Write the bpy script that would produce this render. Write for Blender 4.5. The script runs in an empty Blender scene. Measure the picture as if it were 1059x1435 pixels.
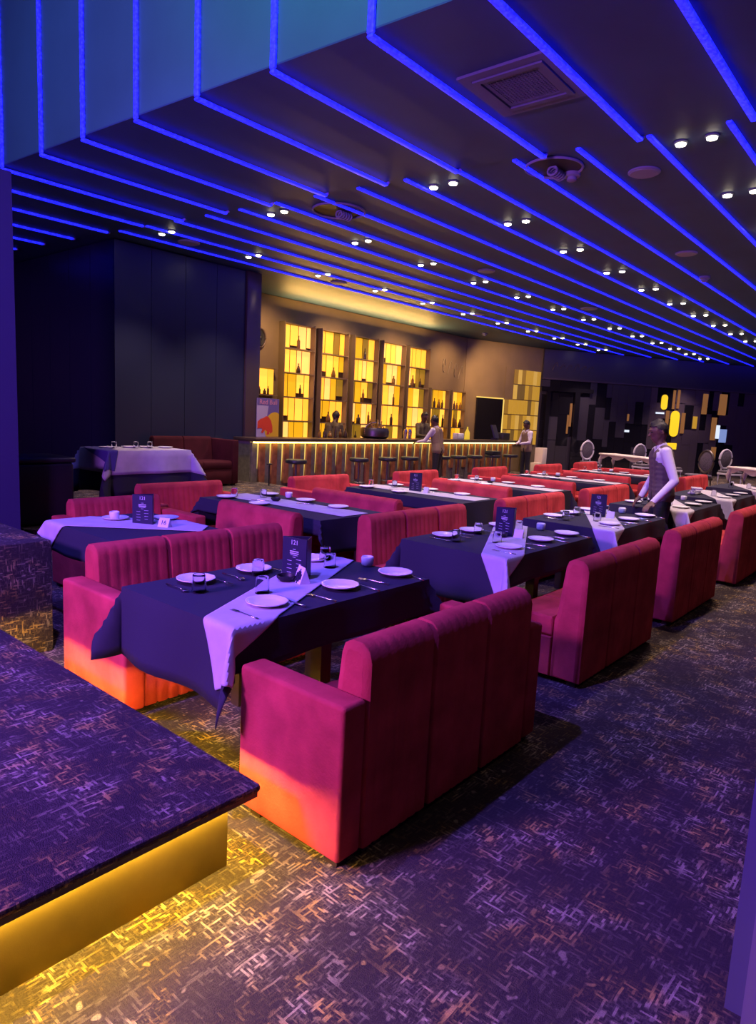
import bpy, bmesh, math, random
import numpy as np
from mathutils import Matrix, Vector, Euler

random.seed(7)
PI = math.pi
C = bpy.context.scene.collection
SC = bpy.context.scene

# ------------------------------------------------------------------ camera, world, exposure, big lights
CAM_H = 1.65
cam_d = bpy.data.cameras.new('camera')
cam = bpy.data.objects.new('camera', cam_d)
C.objects.link(cam)
SC.camera = cam
cam_d.sensor_fit = 'VERTICAL'
cam_d.sensor_height = 36.0
cam_d.lens = 941.69 * 36.0 / 1435.0
cam_d.clip_start = 0.05
cam_d.clip_end = 200
YAW, PITCH, ROLL = 0.69982, 0.142436, 0.0500826
fwd = Vector((math.cos(YAW) * math.cos(PITCH), math.sin(YAW) * math.cos(PITCH), -math.sin(PITCH)))
rgt = fwd.cross(Vector((0, 0, 1))).normalized()
upv = rgt.cross(fwd)
r2 = rgt * math.cos(ROLL) + upv * math.sin(ROLL)
u2 = -rgt * math.sin(ROLL) + upv * math.cos(ROLL)
mw = Matrix((r2, u2, -fwd)).transposed().to_4x4()
mw.translation = Vector((0, 0, CAM_H))
cam.matrix_world = mw

SC.view_settings.view_transform = 'Standard'
SC.view_settings.look = 'None'
SC.view_settings.exposure = 0.0
SC.view_settings.gamma = 1.0
SC.view_settings.use_curve_mapping = False
SC.cycles.max_bounces = 6
SC.cycles.sample_clamp_indirect = 3.0

w = bpy.data.worlds.new('world')
SC.world = w
w.use_nodes = True
w.node_tree.nodes['Background'].inputs[0].default_value = (0.25, 0.12, 0.45, 1)
w.node_tree.nodes['Background'].inputs[1].default_value = 0.03


def light(name, kind, loc, target, power, color, size=0.5, size_y=None, spot=60, blend=0.3, parent=None):
    d = bpy.data.lights.new(name, kind)
    d.energy = power
    d.color = color
    if kind == 'AREA':
        d.shape = 'RECTANGLE'
        d.size = size
        d.size_y = size_y or size
    else:
        d.shadow_soft_size = size
    if kind == 'SPOT':
        d.spot_size = math.radians(spot)
        d.spot_blend = blend
    o = bpy.data.objects.new(name, d)
    C.objects.link(o)
    o.location = loc
    v = Vector(target) - Vector(loc)
    o.rotation_euler = v.to_track_quat('-Z', 'Y').to_euler()
    if parent:
        o.parent = parent
    return o


# blue spot follows the sofa shadow; the other coloured lamps are unseen, added
light('stage_lamp_blue', 'SPOT', (0.75, 2.45, 5.2), (2.3, 1.9, 0.0), 1300, (0.16, 0.10, 1.0), 0.06, spot=95, blend=0.5)
light('unseen_lamp_violet', 'AREA', (-2.4, 3.2, 2.7), (2.6, 2.6, 0.6), 560, (0.46, 0.13, 1.0), 1.0, 0.6)
light('unseen_lamp_teal', 'SPOT', (1.2, 3.0, 5.9), (3.5, 3.4, 5.6), 230, (0.03, 0.9, 0.75), 0.2, spot=100, blend=0.9)
light('unseen_lamp_indigo', 'SPOT', (0.6, 6.5, 5.4), (3.3, 6.8, 4.7), 190, (0.16, 0.25, 1.0), 0.2, spot=110, blend=0.9)
light('unseen_lamp_rear_blue', 'SPOT', (-1.0, 5.5, 5.6), (2.6, 5.4, 0.7), 1500, (0.14, 0.10, 1.0), 0.15, spot=82, blend=0.7)


# unseen lamps added to warm the bar's ceiling and walls
light('added_bar_uplight', 'AREA', (13.2, 11.75, 3.72), (13.2, 10.9, 4.6), 150, (1.0, 0.56, 0.14), 5.6, 0.08)
light('added_bar_side_fill', 'SPOT', (17.6, 10.3, 4.1), (19.9, 11.5, 2.2), 420, (1.0, 0.58, 0.24), 0.06, spot=100, blend=.8)
for _x in (9.6, 12.0, 14.4, 16.8):
    light('added_bar_fill', 'SPOT', (_x, 10.6, 4.1), (_x + .3, 11.9, 2.2), 240, (1.0, 0.58, 0.24), 0.06, spot=110, blend=.8)


# ------------------------------------------------------------------ mesh helpers
class MB:
    def __init__(s):
        s.v = []
        s.f = []
        s.sm = []
        s.mi = []

    def add(s, vs, fs, smooth=False, mi=0):
        b = len(s.v)
        s.v += [tuple(p) for p in vs]
        for f in fs:
            s.f.append(tuple(i + b for i in f))
            s.sm.append(smooth)
            s.mi.append(mi)
        return s

    def box(s, x0, x1, y0, y1, z0, z1, mi=0):
        vs = [(x0, y0, z0), (x1, y0, z0), (x1, y1, z0), (x0, y1, z0), (x0, y0, z1), (x1, y0, z1), (x1, y1, z1), (x0, y1, z1)]
        return s.add(vs, [(0, 3, 2, 1), (4, 5, 6, 7), (0, 1, 5, 4), (1, 2, 6, 5), (2, 3, 7, 6), (3, 0, 4, 7)], False, mi)

    def rbox(s, x0, x1, y0, y1, z0, z1, r=0.02, seg=2, mi=0):
        bm = bmesh.new()
        bmesh.ops.create_cube(bm, size=1)
        for v in bm.verts:
            v.co = ((x0 + x1) / 2 + v.co.x * (x1 - x0), (y0 + y1) / 2 + v.co.y * (y1 - y0), (z0 + z1) / 2 + v.co.z * (z1 - z0))
        r = min(r, (x1 - x0) * .49, (y1 - y0) * .49, (z1 - z0) * .49)
        bmesh.ops.bevel(bm, geom=list(bm.edges), offset=r, segments=seg, affect='EDGES', profile=0.5)
        bm.verts.index_update()
        s.add([v.co[:] for v in bm.verts], [tuple(v.index for v in f.verts) for f in bm.faces], True, mi)
        bm.free()
        return s

    def lathe(s, prof, n=16, c=(0, 0, 0), mi=0, smooth=True):
        vs = []
        for r, z in prof:
            for k in range(n):
                a = 2 * PI * k / n
                vs.append((c[0] + r * math.cos(a), c[1] + r * math.sin(a), c[2] + z))
        fs = []
        for i in range(len(prof) - 1):
            for k in range(n):
                fs.append((i * n + k, i * n + (k + 1) % n, (i + 1) * n + (k + 1) % n, (i + 1) * n + k))
        fs.append(tuple(range(n))[::-1])
        fs.append(tuple((len(prof) - 1) * n + k for k in range(n)))
        return s.add(vs, fs, smooth, mi)

    def tube(s, pts, r, n=8, mi=0, closed=False):
        pts = [Vector(p) for p in pts]
        m = len(pts)
        rs = r if isinstance(r, (list, tuple)) else [r] * m
        vs = []
        up = Vector((0, 0, 1))
        for i, p in enumerate(pts):
            a = pts[(i - 1) % m] if (closed or i > 0) else p
            b = pts[(i + 1) % m] if (closed or i < m - 1) else p
            t = (b - a).normalized()
            x = t.cross(up)
            if x.length < 1e-3:
                x = t.cross(Vector((1, 0, 0)))
            x.normalize()
            y = x.cross(t)
            for k in range(n):
                an = 2 * PI * k / n
                vs.append(p + (x * math.cos(an) + y * math.sin(an)) * rs[i])
        fs = []
        for i in range(m if closed else m - 1):
            j = (i + 1) % m
            for k in range(n):
                fs.append((i * n + k, i * n + (k + 1) % n, j * n + (k + 1) % n, j * n + k))
        if not closed:
            fs.append(tuple(range(n))[::-1])
            fs.append(tuple((m - 1) * n + k for k in range(n)))
        return s.add(vs, fs, True, mi)

    def sweep(s, prof, xs, insets, mi=0):
        """profile of (y, z) points swept along x; each station pulled inward along its normals"""
        m = len(prof)
        nrm = []
        for i in range(m):
            a = Vector(prof[i - 1])
            b = Vector(prof[(i + 1) % m])
            t = (b - a).normalized()
            nrm.append(Vector((t.y, -t.x)))
        vs = []
        for x, d in zip(xs, insets):
            for i in range(m):
                p = Vector(prof[i]) - nrm[i] * (d * abs(nrm[i].x) ** 3 if d <= .0045 else d)
                vs.append((x, p.x, p.y))
        fs = []
        for k in range(len(xs) - 1):
            for i in range(m):
                j = (i + 1) % m
                fs.append((k * m + i, k * m + j, (k + 1) * m + j, (k + 1) * m + i))
        fs.append(tuple(range(m)))
        fs.append(tuple((len(xs) - 1) * m + i for i in range(m))[::-1])
        return s.add(vs, [f[::-1] for f in fs], True, mi)

    def mesh(s, name, mats):
        me = bpy.data.meshes.new(name)
        me.from_pydata([tuple(p) for p in s.v], [], s.f)
        me.polygons.foreach_set('use_smooth', s.sm)
        if not isinstance(mats, (list, tuple)):
            mats = [mats]
        for m_ in mats:
            me.materials.append(m_)
        if len(mats) > 1:
            me.polygons.foreach_set('material_index', s.mi)
        me.update()
        return me

    def build(s, name, mats, parent=None, loc=None, rz=0):
        o = bpy.data.objects.new(name, s.mesh(name, mats))
        C.objects.link(o)
        if any(s.sm):
            try:
                o.data.set_sharp_from_angle(angle=math.radians(42))
            except Exception:
                pass
        if parent:
            o.parent = parent
        if loc:
            o.location = loc
        if rz:
            o.rotation_euler = (0, 0, rz)
        return o


def tag(o, label, cat, group=None, kind=None):
    o['label'] = label
    o['category'] = cat
    if group:
        o['group'] = group
    if kind:
        o['kind'] = kind
    return o


def thing(name, label, cat, loc=(0, 0, 0), rz=0, group=None):
    o = bpy.data.objects.new(name, None)
    o.empty_display_size = 0.1
    C.objects.link(o)
    o.location = loc
    o.rotation_euler = (0, 0, rz)
    return tag(o, label, cat, group)


def struct(name, mb, mat, label=None):
    o = mb.build(name, mat)
    o['kind'] = 'structure'
    if label:
        o['label'] = label
    return o


def dup(root, loc, rz, label, group=None):
    r = root.copy()
    C.objects.link(r)
    r.location = loc
    r.rotation_euler = (0, 0, rz)
    r['label'] = label
    if group:
        r['group'] = group
    for ch in list(root.children):
        c = ch.copy()
        C.objects.link(c)
        c.parent = r
        for g in list(ch.children):
            d = g.copy()
            C.objects.link(d)
            d.parent = c
    return r


# ------------------------------------------------------------------ materials
def mat(name, col, rough=0.6, metal=0.0, spec=0.5, sheen=0.0, noise=0.0, nscale=8.0, bump=0.0, bscale=60.0, trans=0.0, coat=0.0, ior=1.45):
    m = bpy.data.materials.new(name)
    m.use_nodes = True
    nt = m.node_tree
    b = nt.nodes['Principled BSDF']
    b.inputs['Base Color'].default_value = (*col, 1)
    b.inputs['Roughness'].default_value = rough
    b.inputs['Metallic'].default_value = metal
    b.inputs['Specular IOR Level'].default_value = spec
    b.inputs['IOR'].default_value = ior
    if sheen:
        b.inputs['Sheen Weight'].default_value = sheen
        b.inputs['Sheen Roughness'].default_value = 0.4
        b.inputs['Sheen Tint'].default_value = (min(1, col[0] * 1.8), col[1] * 1.8, col[2] * 1.8, 1)
    if trans:
        b.inputs['Transmission Weight'].default_value = trans
    if coat:
        b.inputs['Coat Weight'].default_value = coat
    tc = None
    if noise or bump:
        tc = nt.nodes.new('ShaderNodeTexCoord')
    if noise:
        n = nt.nodes.new('ShaderNodeTexNoise')
        n.inputs['Scale'].default_value = nscale
        n.inputs['Detail'].default_value = 4
        nt.links.new(tc.outputs['Object'], n.inputs['Vector'])
        mx = nt.nodes.new('ShaderNodeMix')
        mx.data_type = 'RGBA'
        mx.inputs['A'].default_value = (*[c * (1 - noise) for c in col], 1)
        mx.inputs['B'].default_value = (*[min(1, c * (1 + noise)) for c in col], 1)
        mr = nt.nodes.new('ShaderNodeMapRange')
        mr.inputs['From Min'].default_value = 0.3
        mr.inputs['From Max'].default_value = 0.7
        nt.links.new(n.outputs['Fac'], mr.inputs['Value'])
        nt.links.new(mr.outputs['Result'], mx.inputs['Factor'])
        nt.links.new(mx.outputs['Result'], b.inputs['Base Color'])
    if bump:
        n2 = nt.nodes.new('ShaderNodeTexNoise')
        n2.inputs['Scale'].default_value = bscale
        n2.inputs['Detail'].default_value = 3
        nt.links.new(tc.outputs['Object'], n2.inputs['Vector'])
        bp = nt.nodes.new('ShaderNodeBump')
        bp.inputs['Strength'].default_value = bump
        bp.inputs['Distance'].default_value = 0.01
        nt.links.new(n2.outputs['Fac'], bp.inputs['Height'])
        nt.links.new(bp.outputs['Normal'], b.inputs['Normal'])
    return m


def emit(name, col, strength):
    m = bpy.data.materials.new(name)
    m.use_nodes = True
    b = m.node_tree.nodes['Principled BSDF']
    b.inputs['Base Color'].default_value = (*[c * .3 for c in col], 1)
    b.inputs['Emission Color'].default_value = (*col, 1)
    b.inputs['Emission Strength'].default_value = strength
    b.inputs['Roughness'].default_value = .5
    return m


def carpet_mat():
    m = bpy.data.materials.new('carpet')
    m.use_nodes = True
    nt = m.node_tree
    L = nt.links
    b = nt.nodes['Principled BSDF']
    b.inputs['Roughness'].default_value = 0.95
    b.inputs['Specular IOR Level'].default_value = 0.1
    geo = nt.nodes.new('ShaderNodeNewGeometry')

    def streak(sc, lo, hi, seed):
        mp = nt.nodes.new('ShaderNodeMapping')
        mp.inputs['Scale'].default_value = sc
        mp.inputs['Location'].default_value = (seed, seed * 1.7, seed * .6)
        L.new(geo.outputs['Position'], mp.inputs['Vector'])
        n = nt.nodes.new('ShaderNodeTexNoise')
        n.inputs['Scale'].default_value = 1.0
        n.inputs['Detail'].default_value = 1.2
        n.inputs['Roughness'].default_value = 0.5
        n.inputs['Distortion'].default_value = 0.0
        L.new(mp.outputs['Vector'], n.inputs['Vector'])
        r = nt.nodes.new('ShaderNodeMapRange')
        r.inputs['From Min'].default_value = lo
        r.inputs['From Max'].default_value = hi
        L.new(n.outputs['Fac'], r.inputs['Value'])
        return r.outputs['Result']

    def math_(op, a, c):
        n = nt.nodes.new('ShaderNodeMath')
        n.operation = op
        n.use_clamp = True
        for i, x in enumerate((a, c)):
            if hasattr(x, 'links') or hasattr(x, 'is_output'):
                L.new(x, n.inputs[i])
            else:
                n.inputs[i].default_value = x
        return n.outputs[0]
    sep = nt.nodes.new('ShaderNodeSeparateXYZ')
    L.new(geo.outputs['Position'], sep.inputs[0])
    wob = nt.nodes.new('ShaderNodeTexNoise')
    wob.inputs['Scale'].default_value = 9.0
    L.new(geo.outputs['Position'], wob.inputs['Vector'])

    def fm(op, a, c=0.0, d=None):
        n = nt.nodes.new('ShaderNodeMath')
        n.operation = op
        for k, x in enumerate((a, c) if d is None else (a, c, d)):
            if hasattr(x, 'is_output'):
                L.new(x, n.inputs[k])
            else:
                n.inputs[k].default_value = x
        return n.outputs[0]
    yz = fm('ADD', sep.outputs['Y'], sep.outputs['Z'])
    wv = fm('MULTIPLY', fm('SUBTRACT', wob.outputs['Fac'], .5), .012)

    def weave(along, across, freq, rows, lo, hi, seed):
        row = fm('FLOOR', fm('MULTIPLY', fm('ADD', across, wv), rows))
        cmb = nt.nodes.new('ShaderNodeCombineXYZ')
        L.new(fm('MULTIPLY', along, freq), cmb.inputs[0])
        L.new(fm('MULTIPLY', row, 7.317), cmb.inputs[1])
        cmb.inputs[2].default_value = seed
        n = nt.nodes.new('ShaderNodeTexNoise')
        n.inputs['Scale'].default_value = 1.0
        n.inputs['Detail'].default_value = 1.0
        L.new(cmb.outputs[0], n.inputs['Vector'])
        r = nt.nodes.new('ShaderNodeMapRange')
        r.inputs['From Min'].default_value = lo
        r.inputs['From Max'].default_value = hi
        L.new(n.outputs['Fac'], r.inputs['Value'])
        return r.outputs['Result']
    s1 = weave(sep.outputs['X'], yz, 14, 140, .605, .66, 1.3)
    s2 = weave(yz, sep.outputs['X'], 14, 140, .615, .67, 5.7)
    s3 = weave(sep.outputs['X'], yz, 30, 240, .50, .74, 9.1)
    s4 = weave(yz, sep.outputs['X'], 30, 240, .50, .74, 14.9)
    clump = streak((4.5, 4.5, 4.5), .42, .62, 21)
    fine = streak((260, 260, 260), .3, .7, 30)
    blot = streak((20, 20, 20), .68, .73, 40)
    goldm = streak((7, 7, 7), .45, .62, 55)
    a = math_('MAXIMUM', s1, s2)
    c = math_('MULTIPLY', math_('MAXIMUM', s3, s4), 0.4)
    a = math_('MAXIMUM', a, c)
    a = math_('MULTIPLY', a, math_('ADD', math_('MULTIPLY', clump, .85), .15))
    a = math_('MAXIMUM', a, math_('MULTIPLY', blot, .55))
    a = math_('MULTIPLY', a, math_('ADD', math_('MULTIPLY', fine, .6), .5))
    mx = nt.nodes.new('ShaderNodeMix')
    mx.data_type = 'RGBA'
    mx.inputs['A'].default_value = (0.040, 0.030, 0.036, 1)
    gm = nt.nodes.new('ShaderNodeMix')
    gm.data_type = 'RGBA'
    gm.inputs['A'].default_value = (0.40, 0.33, 0.25, 1)
    gm.inputs['B'].default_value = (0.52, 0.34, 0.10, 1)
    L.new(goldm, gm.inputs['Factor'])
    L.new(gm.outputs['Result'], mx.inputs['B'])
    L.new(a, mx.inputs['Factor'])
    L.new(mx.outputs['Result'], b.inputs['Base Color'])
    bp = nt.nodes.new('ShaderNodeBump')
    bp.inputs['Strength'].default_value = 0.5
    bp.inputs['Distance'].default_value = 0.006
    L.new(math_('ADD', fine, a), bp.inputs['Height'])
    L.new(bp.outputs['Normal'], b.inputs['Normal'])
    return m


def led_mat(name, col, strength):
    """LED tape: rows of small diodes seen as a fine dotted brightness along the tube"""
    m = bpy.data.materials.new(name)
    m.use_nodes = True
    nt = m.node_tree
    b = nt.nodes['Principled BSDF']
    b.inputs['Base Color'].default_value = (.05, .05, .2, 1)
    b.inputs['Emission Color'].default_value = (*col, 1)
    tc = nt.nodes.new('ShaderNodeTexCoord')
    n = nt.nodes.new('ShaderNodeTexVoronoi')
    n.inputs['Scale'].default_value = 34
    nt.links.new(tc.outputs['Object'], n.inputs['Vector'])
    r = nt.nodes.new('ShaderNodeMapRange')
    r.inputs['From Min'].default_value = 0.0
    r.inputs['From Max'].default_value = 0.7
    r.inputs['To Min'].default_value = strength * 1.7
    r.inputs['To Max'].default_value = strength * 0.5
    nt.links.new(n.outputs['Distance'], r.inputs['Value'])
    nt.links.new(r.outputs['Result'], b.inputs['Emission Strength'])
    return m


M = {}
M['carpet'] = carpet_mat()
M['velvet'] = mat('red_velvet', (0.42, 0.046, 0.054), 0.9, spec=0.1, sheen=0.12, noise=0.28, nscale=5, bump=0.15, bscale=90)
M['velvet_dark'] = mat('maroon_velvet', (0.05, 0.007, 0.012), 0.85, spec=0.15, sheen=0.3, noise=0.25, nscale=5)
M['black'] = mat('black_plastic', (0.012, 0.012, 0.016), 0.5)
M['leather'] = mat('black_leather', (0.014, 0.014, 0.022), 0.38, bump=0.1, bscale=40)
M['cloth_navy'] = mat('charcoal_tablecloth', (0.026, 0.026, 0.042), 0.8, spec=0.2, sheen=0.15, bump=0.12, bscale=240)
M['cloth_pale'] = mat('pale_grey_linen', (0.46, 0.42, 0.48), 0.85, spec=0.2, noise=0.08, nscale=9, bump=0.1, bscale=200)
M['cloth_blue'] = mat('blue_linen', (0.07, 0.06, 0.22), 0.85, spec=0.2)
M['wood_dark'] = mat('dark_wood', (0.03, 0.016, 0.012), 0.45, noise=0.3, nscale=14)
M['wood_bar'] = mat('red_brown_wood', (0.36, 0.13, 0.055), 0.5, noise=0.3, nscale=9)
M['stone_bar'] = mat('grey_veneer', (0.20, 0.175, 0.14), 0.5, noise=0.25, nscale=12)
M['counter'] = mat('dark_brown_counter', (0.06, 0.04, 0.025), 0.3, noise=0.3, nscale=6)
M['porcelain'] = mat('white_porcelain', (0.72, 0.70, 0.72), 0.25)
M['steel'] = mat('polished_steel', (0.75, 0.73, 0.72), 0.22, metal=1)
M['steel_dark'] = mat('dark_steel', (0.18, 0.16, 0.15), 0.4, metal=1)
M['glass'] = mat('clear_glass', (0.95, 0.95, 1.0), 0.03, trans=1.0, ior=1.12)
M['card_black'] = mat('black_menu_card', (0.016, 0.016, 0.04), 0.4)
M['print'] = mat('pale_print', (0.55, 0.55, 0.62), 0.6)
M['white_card'] = mat('white_card', (0.65, 0.62, 0.72), 0.6)
M['gold'] = mat('brushed_gold_riser', (0.20, 0.145, 0.045), 0.30, metal=0.8, noise=0.06, nscale=12, bump=0.08, bscale=300)
M['ceiling'] = mat('charcoal_ceiling', (0.036, 0.078, 0.17), 0.55, spec=0.4, noise=0.1, nscale=1.5)
M['fascia'] = mat('painted_fascia', (0.05, 0.17, 0.19), 0.6, noise=0.06, nscale=2)
M['wall_grey'] = mat('bar_wall_grey', (0.20, 0.145, 0.09), 0.55, noise=0.1, nscale=2)
M['wall_navy'] = mat('dark_glass_wall', (0.018, 0.022, 0.050), 0.34, spec=0.6)
M['wall_dark'] = mat('dark_purple_panel', (0.045, 0.038, 0.060), 0.3, spec=0.5)
M['wall_dark2'] = mat('black_glass_panel', (0.010, 0.009, 0.016), 0.08, spec=0.7)
M['wall_mauve'] = mat('mauve_panel', (0.085, 0.062, 0.088), 0.4, spec=0.4)
M['bronze'] = mat('bronze_trim', (0.16, 0.12, 0.12), 0.3, metal=0.7)
M['column'] = mat('indigo_column', (0.05, 0.045, 0.13), 0.5)
M['column_pale'] = mat('lilac_column_panel', (0.11, 0.09, 0.19), 0.5)
M['vent'] = mat('grey_vent', (0.13, 0.15, 0.21), 0.6)
M['disc'] = mat('pale_speaker_grille', (0.28, 0.29, 0.40), 0.7)
M['cream'] = mat('cream_painted_wood', (0.70, 0.60, 0.55), 0.45)
M['chair_frame'] = mat('lilac_painted_frame', (0.60, 0.55, 0.66), 0.4)
M['chair_pad'] = mat('grey_damask_pad', (0.11, 0.09, 0.12), 0.8, noise=0.4, nscale=30)
M['led'] = led_mat('blue_led', (0.009, 0.011, 1.0), 2.8)
M['led_cap'] = mat('led_end_cap', (0.35, 0.3, 0.8), 0.4)
M['led_warm'] = emit('warm_led', (1.0, 0.62, 0.07), 330)
M['led_bar'] = emit('bar_led', (1.0, 0.74, 0.20), 6)
M['glow_warm'] = emit('warm_glow', (1.0, 0.70, 0.16), 0.85)  # glow colour for the bar-front light wedges and the panel's lit edges
M['lamp'] = emit('warm_lamp', (1.0, 0.86, 0.62), 16)
M['am'] = [emit('backlit_amber', (1.7, 0.66, 0.05), 1.0), emit('backlit_pale_amber', (1.7, 0.74, 0.17), 1.0), emit('backlit_deep_amber', (1.0, 0.45, 0.01), 1.0),
           emit('backlit_dim_amber', (0.34, 0.17, 0.012), 0.9), emit('backlit_yellow', (1.7, 0.76, 0.08), 1.0)]
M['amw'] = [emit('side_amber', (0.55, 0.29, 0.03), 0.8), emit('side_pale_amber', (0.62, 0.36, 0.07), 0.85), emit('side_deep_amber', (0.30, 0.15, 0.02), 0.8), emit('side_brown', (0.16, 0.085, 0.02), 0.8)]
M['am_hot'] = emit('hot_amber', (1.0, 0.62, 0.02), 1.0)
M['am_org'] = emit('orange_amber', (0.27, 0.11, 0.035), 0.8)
M['glow_white'] = emit('reflected_glow_white', (0.75, 0.85, 1.0), 1.0)  # white and blue glow painting a reflected screen on the far wall
M['glow_blue'] = emit('reflected_glow_blue', (0.22, 0.30, 0.62), 0.9)
M['bottle'] = mat('brown_bottle_glass', (0.20, 0.10, 0.02), 0.15, spec=0.6)
M['bottle_d'] = mat('dark_bottle_glass', (0.05, 0.03, 0.015), 0.15, spec=0.6)
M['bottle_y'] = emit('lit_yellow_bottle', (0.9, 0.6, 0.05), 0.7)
M['skin'] = mat('brown_skin', (0.13, 0.065, 0.045), 0.55)
M['hair'] = mat('black_hair', (0.010, 0.008, 0.010), 0.6)
M['shirt'] = mat('white_shirt', (0.62, 0.56, 0.66), 0.8)
M['shirt_dark'] = mat('dark_shirt', (0.085, 0.065, 0.035), 0.8)
M['trouser'] = mat('black_trousers', (0.02, 0.017, 0.022), 0.8)
M['vest'] = mat('taupe_waistcoat', (0.11, 0.075, 0.075), 0.8)
M['vest_tan'] = mat('tan_waistcoat', (0.22, 0.15, 0.10), 0.8)
M['shoe'] = mat('black_shoes', (0.01, 0.01, 0.01), 0.35)
M['red_print'] = mat('red_print', (0.55, 0.05, 0.02), 0.5)
M['pink_print'] = mat('pink_print', (0.55, 0.22, 0.28), 0.5)
M['yellow_print'] = mat('yellow_print', (0.60, 0.36, 0.02), 0.5)
M['lilac_print'] = mat('lilac_print', (0.36, 0.30, 0.42), 0.5)
M['blue_print'] = mat('violet_blue_print', (0.12, 0.09, 0.24), 0.5)
M['relief'] = mat('wall_relief', (0.22, 0.175, 0.13), 0.5)

# ------------------------------------------------------------------ room shell
H = 4.2
def fascia_u(v): return 3.85 - 0.0725 * v
def bound_u(v): return 6.12 - 0.11 * (v - 3.28)

struct('floor', MB().box(-5, 40, -5, 15, -0.1, 0), M['carpet'])
b = MB()
vs = [(fascia_u(-5) + .1, -5), (40, -5), (40, 15), (fascia_u(15) + .1, 15)]
b.add([(x, y, H) for x, y in vs] + [(x, y, H + .12) for x, y in vs], [(3, 2, 1, 0), (4, 5, 6, 7), (0, 1, 5, 4), (1, 2, 6, 5), (2, 3, 7, 6), (3, 0, 4, 7)])
struct('ceiling', b, M['ceiling'])
# slightly lower front ceiling edge where the two runs of light lines meet
b = MB()
q = [(fascia_u(-5), -5), (bound_u(-5), -5), (bound_u(15), 15), (fascia_u(15), 15)]
b.add([(x, y, H - .012) for x, y in q] + [(x, y, H) for x, y in q], [(3, 2, 1, 0), (4, 5, 6, 7), (0, 1, 5, 4), (1, 2, 6, 5), (2, 3, 7, 6), (3, 0, 4, 7)])
struct('ceiling_front', b, M['ceiling'])
b = MB()
q = [(fascia_u(-5), -5), (fascia_u(15), 15), (fascia_u(15) + .1, 15), (fascia_u(-5) + .1, -5)]
b.add([(x, y, H) for x, y in q] + [(x, y, 7) for x, y in q], [(3, 2, 1, 0), (4, 5, 6, 7), (0, 1, 5, 4), (1, 2, 6, 5), (2, 3, 7, 6), (3, 0, 4, 7)])
struct('wall_fascia', b, M['fascia'])
struct('ceiling_high', MB().box(-5, 5, -5, 15, 7, 7.1), M['fascia'])
struct('wall_near', MB().box(-5.1, -5, -5, 15, 0, 7), M['wall_dark'])
struct('wall_right', MB().box(-5, 40, -5.1, -5, 0, 7), M['wall_dark'])
struct('wall_left', MB().box(-5, 5.6, 15, 15.1, 0, 7), M['wall_navy'])

# dark glazed block that closes the left side of the bar
wb = MB().box(5.64, 8.2, 10.42, 15, 0, H - .012)
wbk = struct('wall_back', wb, M['wall_navy'])
def piece(name, mb, m, parent):
    return mb.build(name, m, parent)
xs = [5.6, 6.25, 6.9, 7.55, 8.19]
for i in range(4):
    piece('glass_panel', MB().box(xs[i] + .004, xs[i + 1] - .004, 10.38, 10.415, 0.02, H - .02), M['wall_navy'], wbk)
for i in range(6):
    y0 = 10.4 + i * .76
    piece('glass_panel', MB().box(5.6, 5.638, y0 + .004, y0 + .752, 0.02, H - .02), M['wall_navy'], wbk)
struct('trim_1', MB().rbox(8.2, 8.53, 10.33, 10.7, 0, H - .012, .01), M['bronze'], 'bronze-edged pillar at the left end of the bar')
struct('wall_bar_left', MB().box(8.3, 8.5, 10.6, 12, 0, H - .01), M['wall_grey'])
wbar = struct('wall_bar', MB().box(8.2, 18.2, 12.0, 12.2, 0, H - .01), M['wall_grey'])
# faint relief lettering shapes on the grey wall
rb = MB()
for k, x in enumerate((17.0, 17.3, 17.62, 17.9)):
    pts = [(x + .11 * math.cos(t) * (1 if k % 2 else .7), 11.99, 3.25 - k * .05 + .2 * math.sin(t * (1 + (k % 2) * .5))) for t in [i * .5 for i in range(11)]]
    rb.tube(pts, .014, 6)
piece('relief_motif', rb, M['relief'], wbar)

def oblique(P, Q, z0, z1, th, s0=0, s1=None, off=0):
    """box standing along the line P->Q from distance s0 to s1, th thick behind the line"""
    d = (Vector(Q) - Vector(P))
    L_ = d.length
    d.normalize()
    n = Vector((d.y, -d.x))
    if n.dot(Vector((-10, -6))) < 0:
        n = -n          # towards the hall
    s1 = L_ if s1 is None else s1
    a = Vector(P) + d * s0 + n * off
    c = Vector(P) + d * s1 + n * off
    pts = [a, c, c - n * th, a - n * th]
    vs = [(p.x, p.y, z0) for p in pts] + [(p.x, p.y, z1) for p in pts]
    m = MB()
    m.add(vs, [(3, 2, 1, 0), (4, 5, 6, 7), (0, 1, 5, 4), (1, 2, 6, 5), (2, 3, 7, 6), (3, 0, 4, 7)])
    return m
PA, PB = (18.15, 11.98), (21.46, 11.04)
PC, PD = (21.46, 11.04), (36.0, 1.57)
ws = struct('wall_bar_side', oblique(PA, PB, 0, H - .01, .2), M['wall_grey'])
wf = struct('wall_far', oblique(PC, PD, 0, H - .01, .3), M['wall_dark'])
piece('bulkhead', oblique(PC, PD, 3.22, H - .02, .08, 0, 12, .08), M['wall_dark'], wf)
piece('bulkhead_lip', oblique(PC, PD, 3.17, 3.22, .1, 0, 12, .10), M['wall_mauve'], wf)
rb = MB()
for k in range(6):
    a = Vector(PC) + (Vector(PD) - Vector(PC)).normalized() * (.45 + k * .28)
    n_ = Vector((-.545, -.838))
    pts = [(a.x + (Vector(PD) - Vector(PC)).normalized().x * .1 * math.cos(t) + n_.x * .09, a.y - .54 * .1 * math.cos(t) + n_.y * .09, 3.62 + (.14 if k % 3 == 0 else .09) * math.sin(t * 1.5)) for t in [i * .55 for i in range(10)]]
    rb.tube(pts, .016, 6)
piece('relief_script', rb, M['wall_mauve'], wf)
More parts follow.
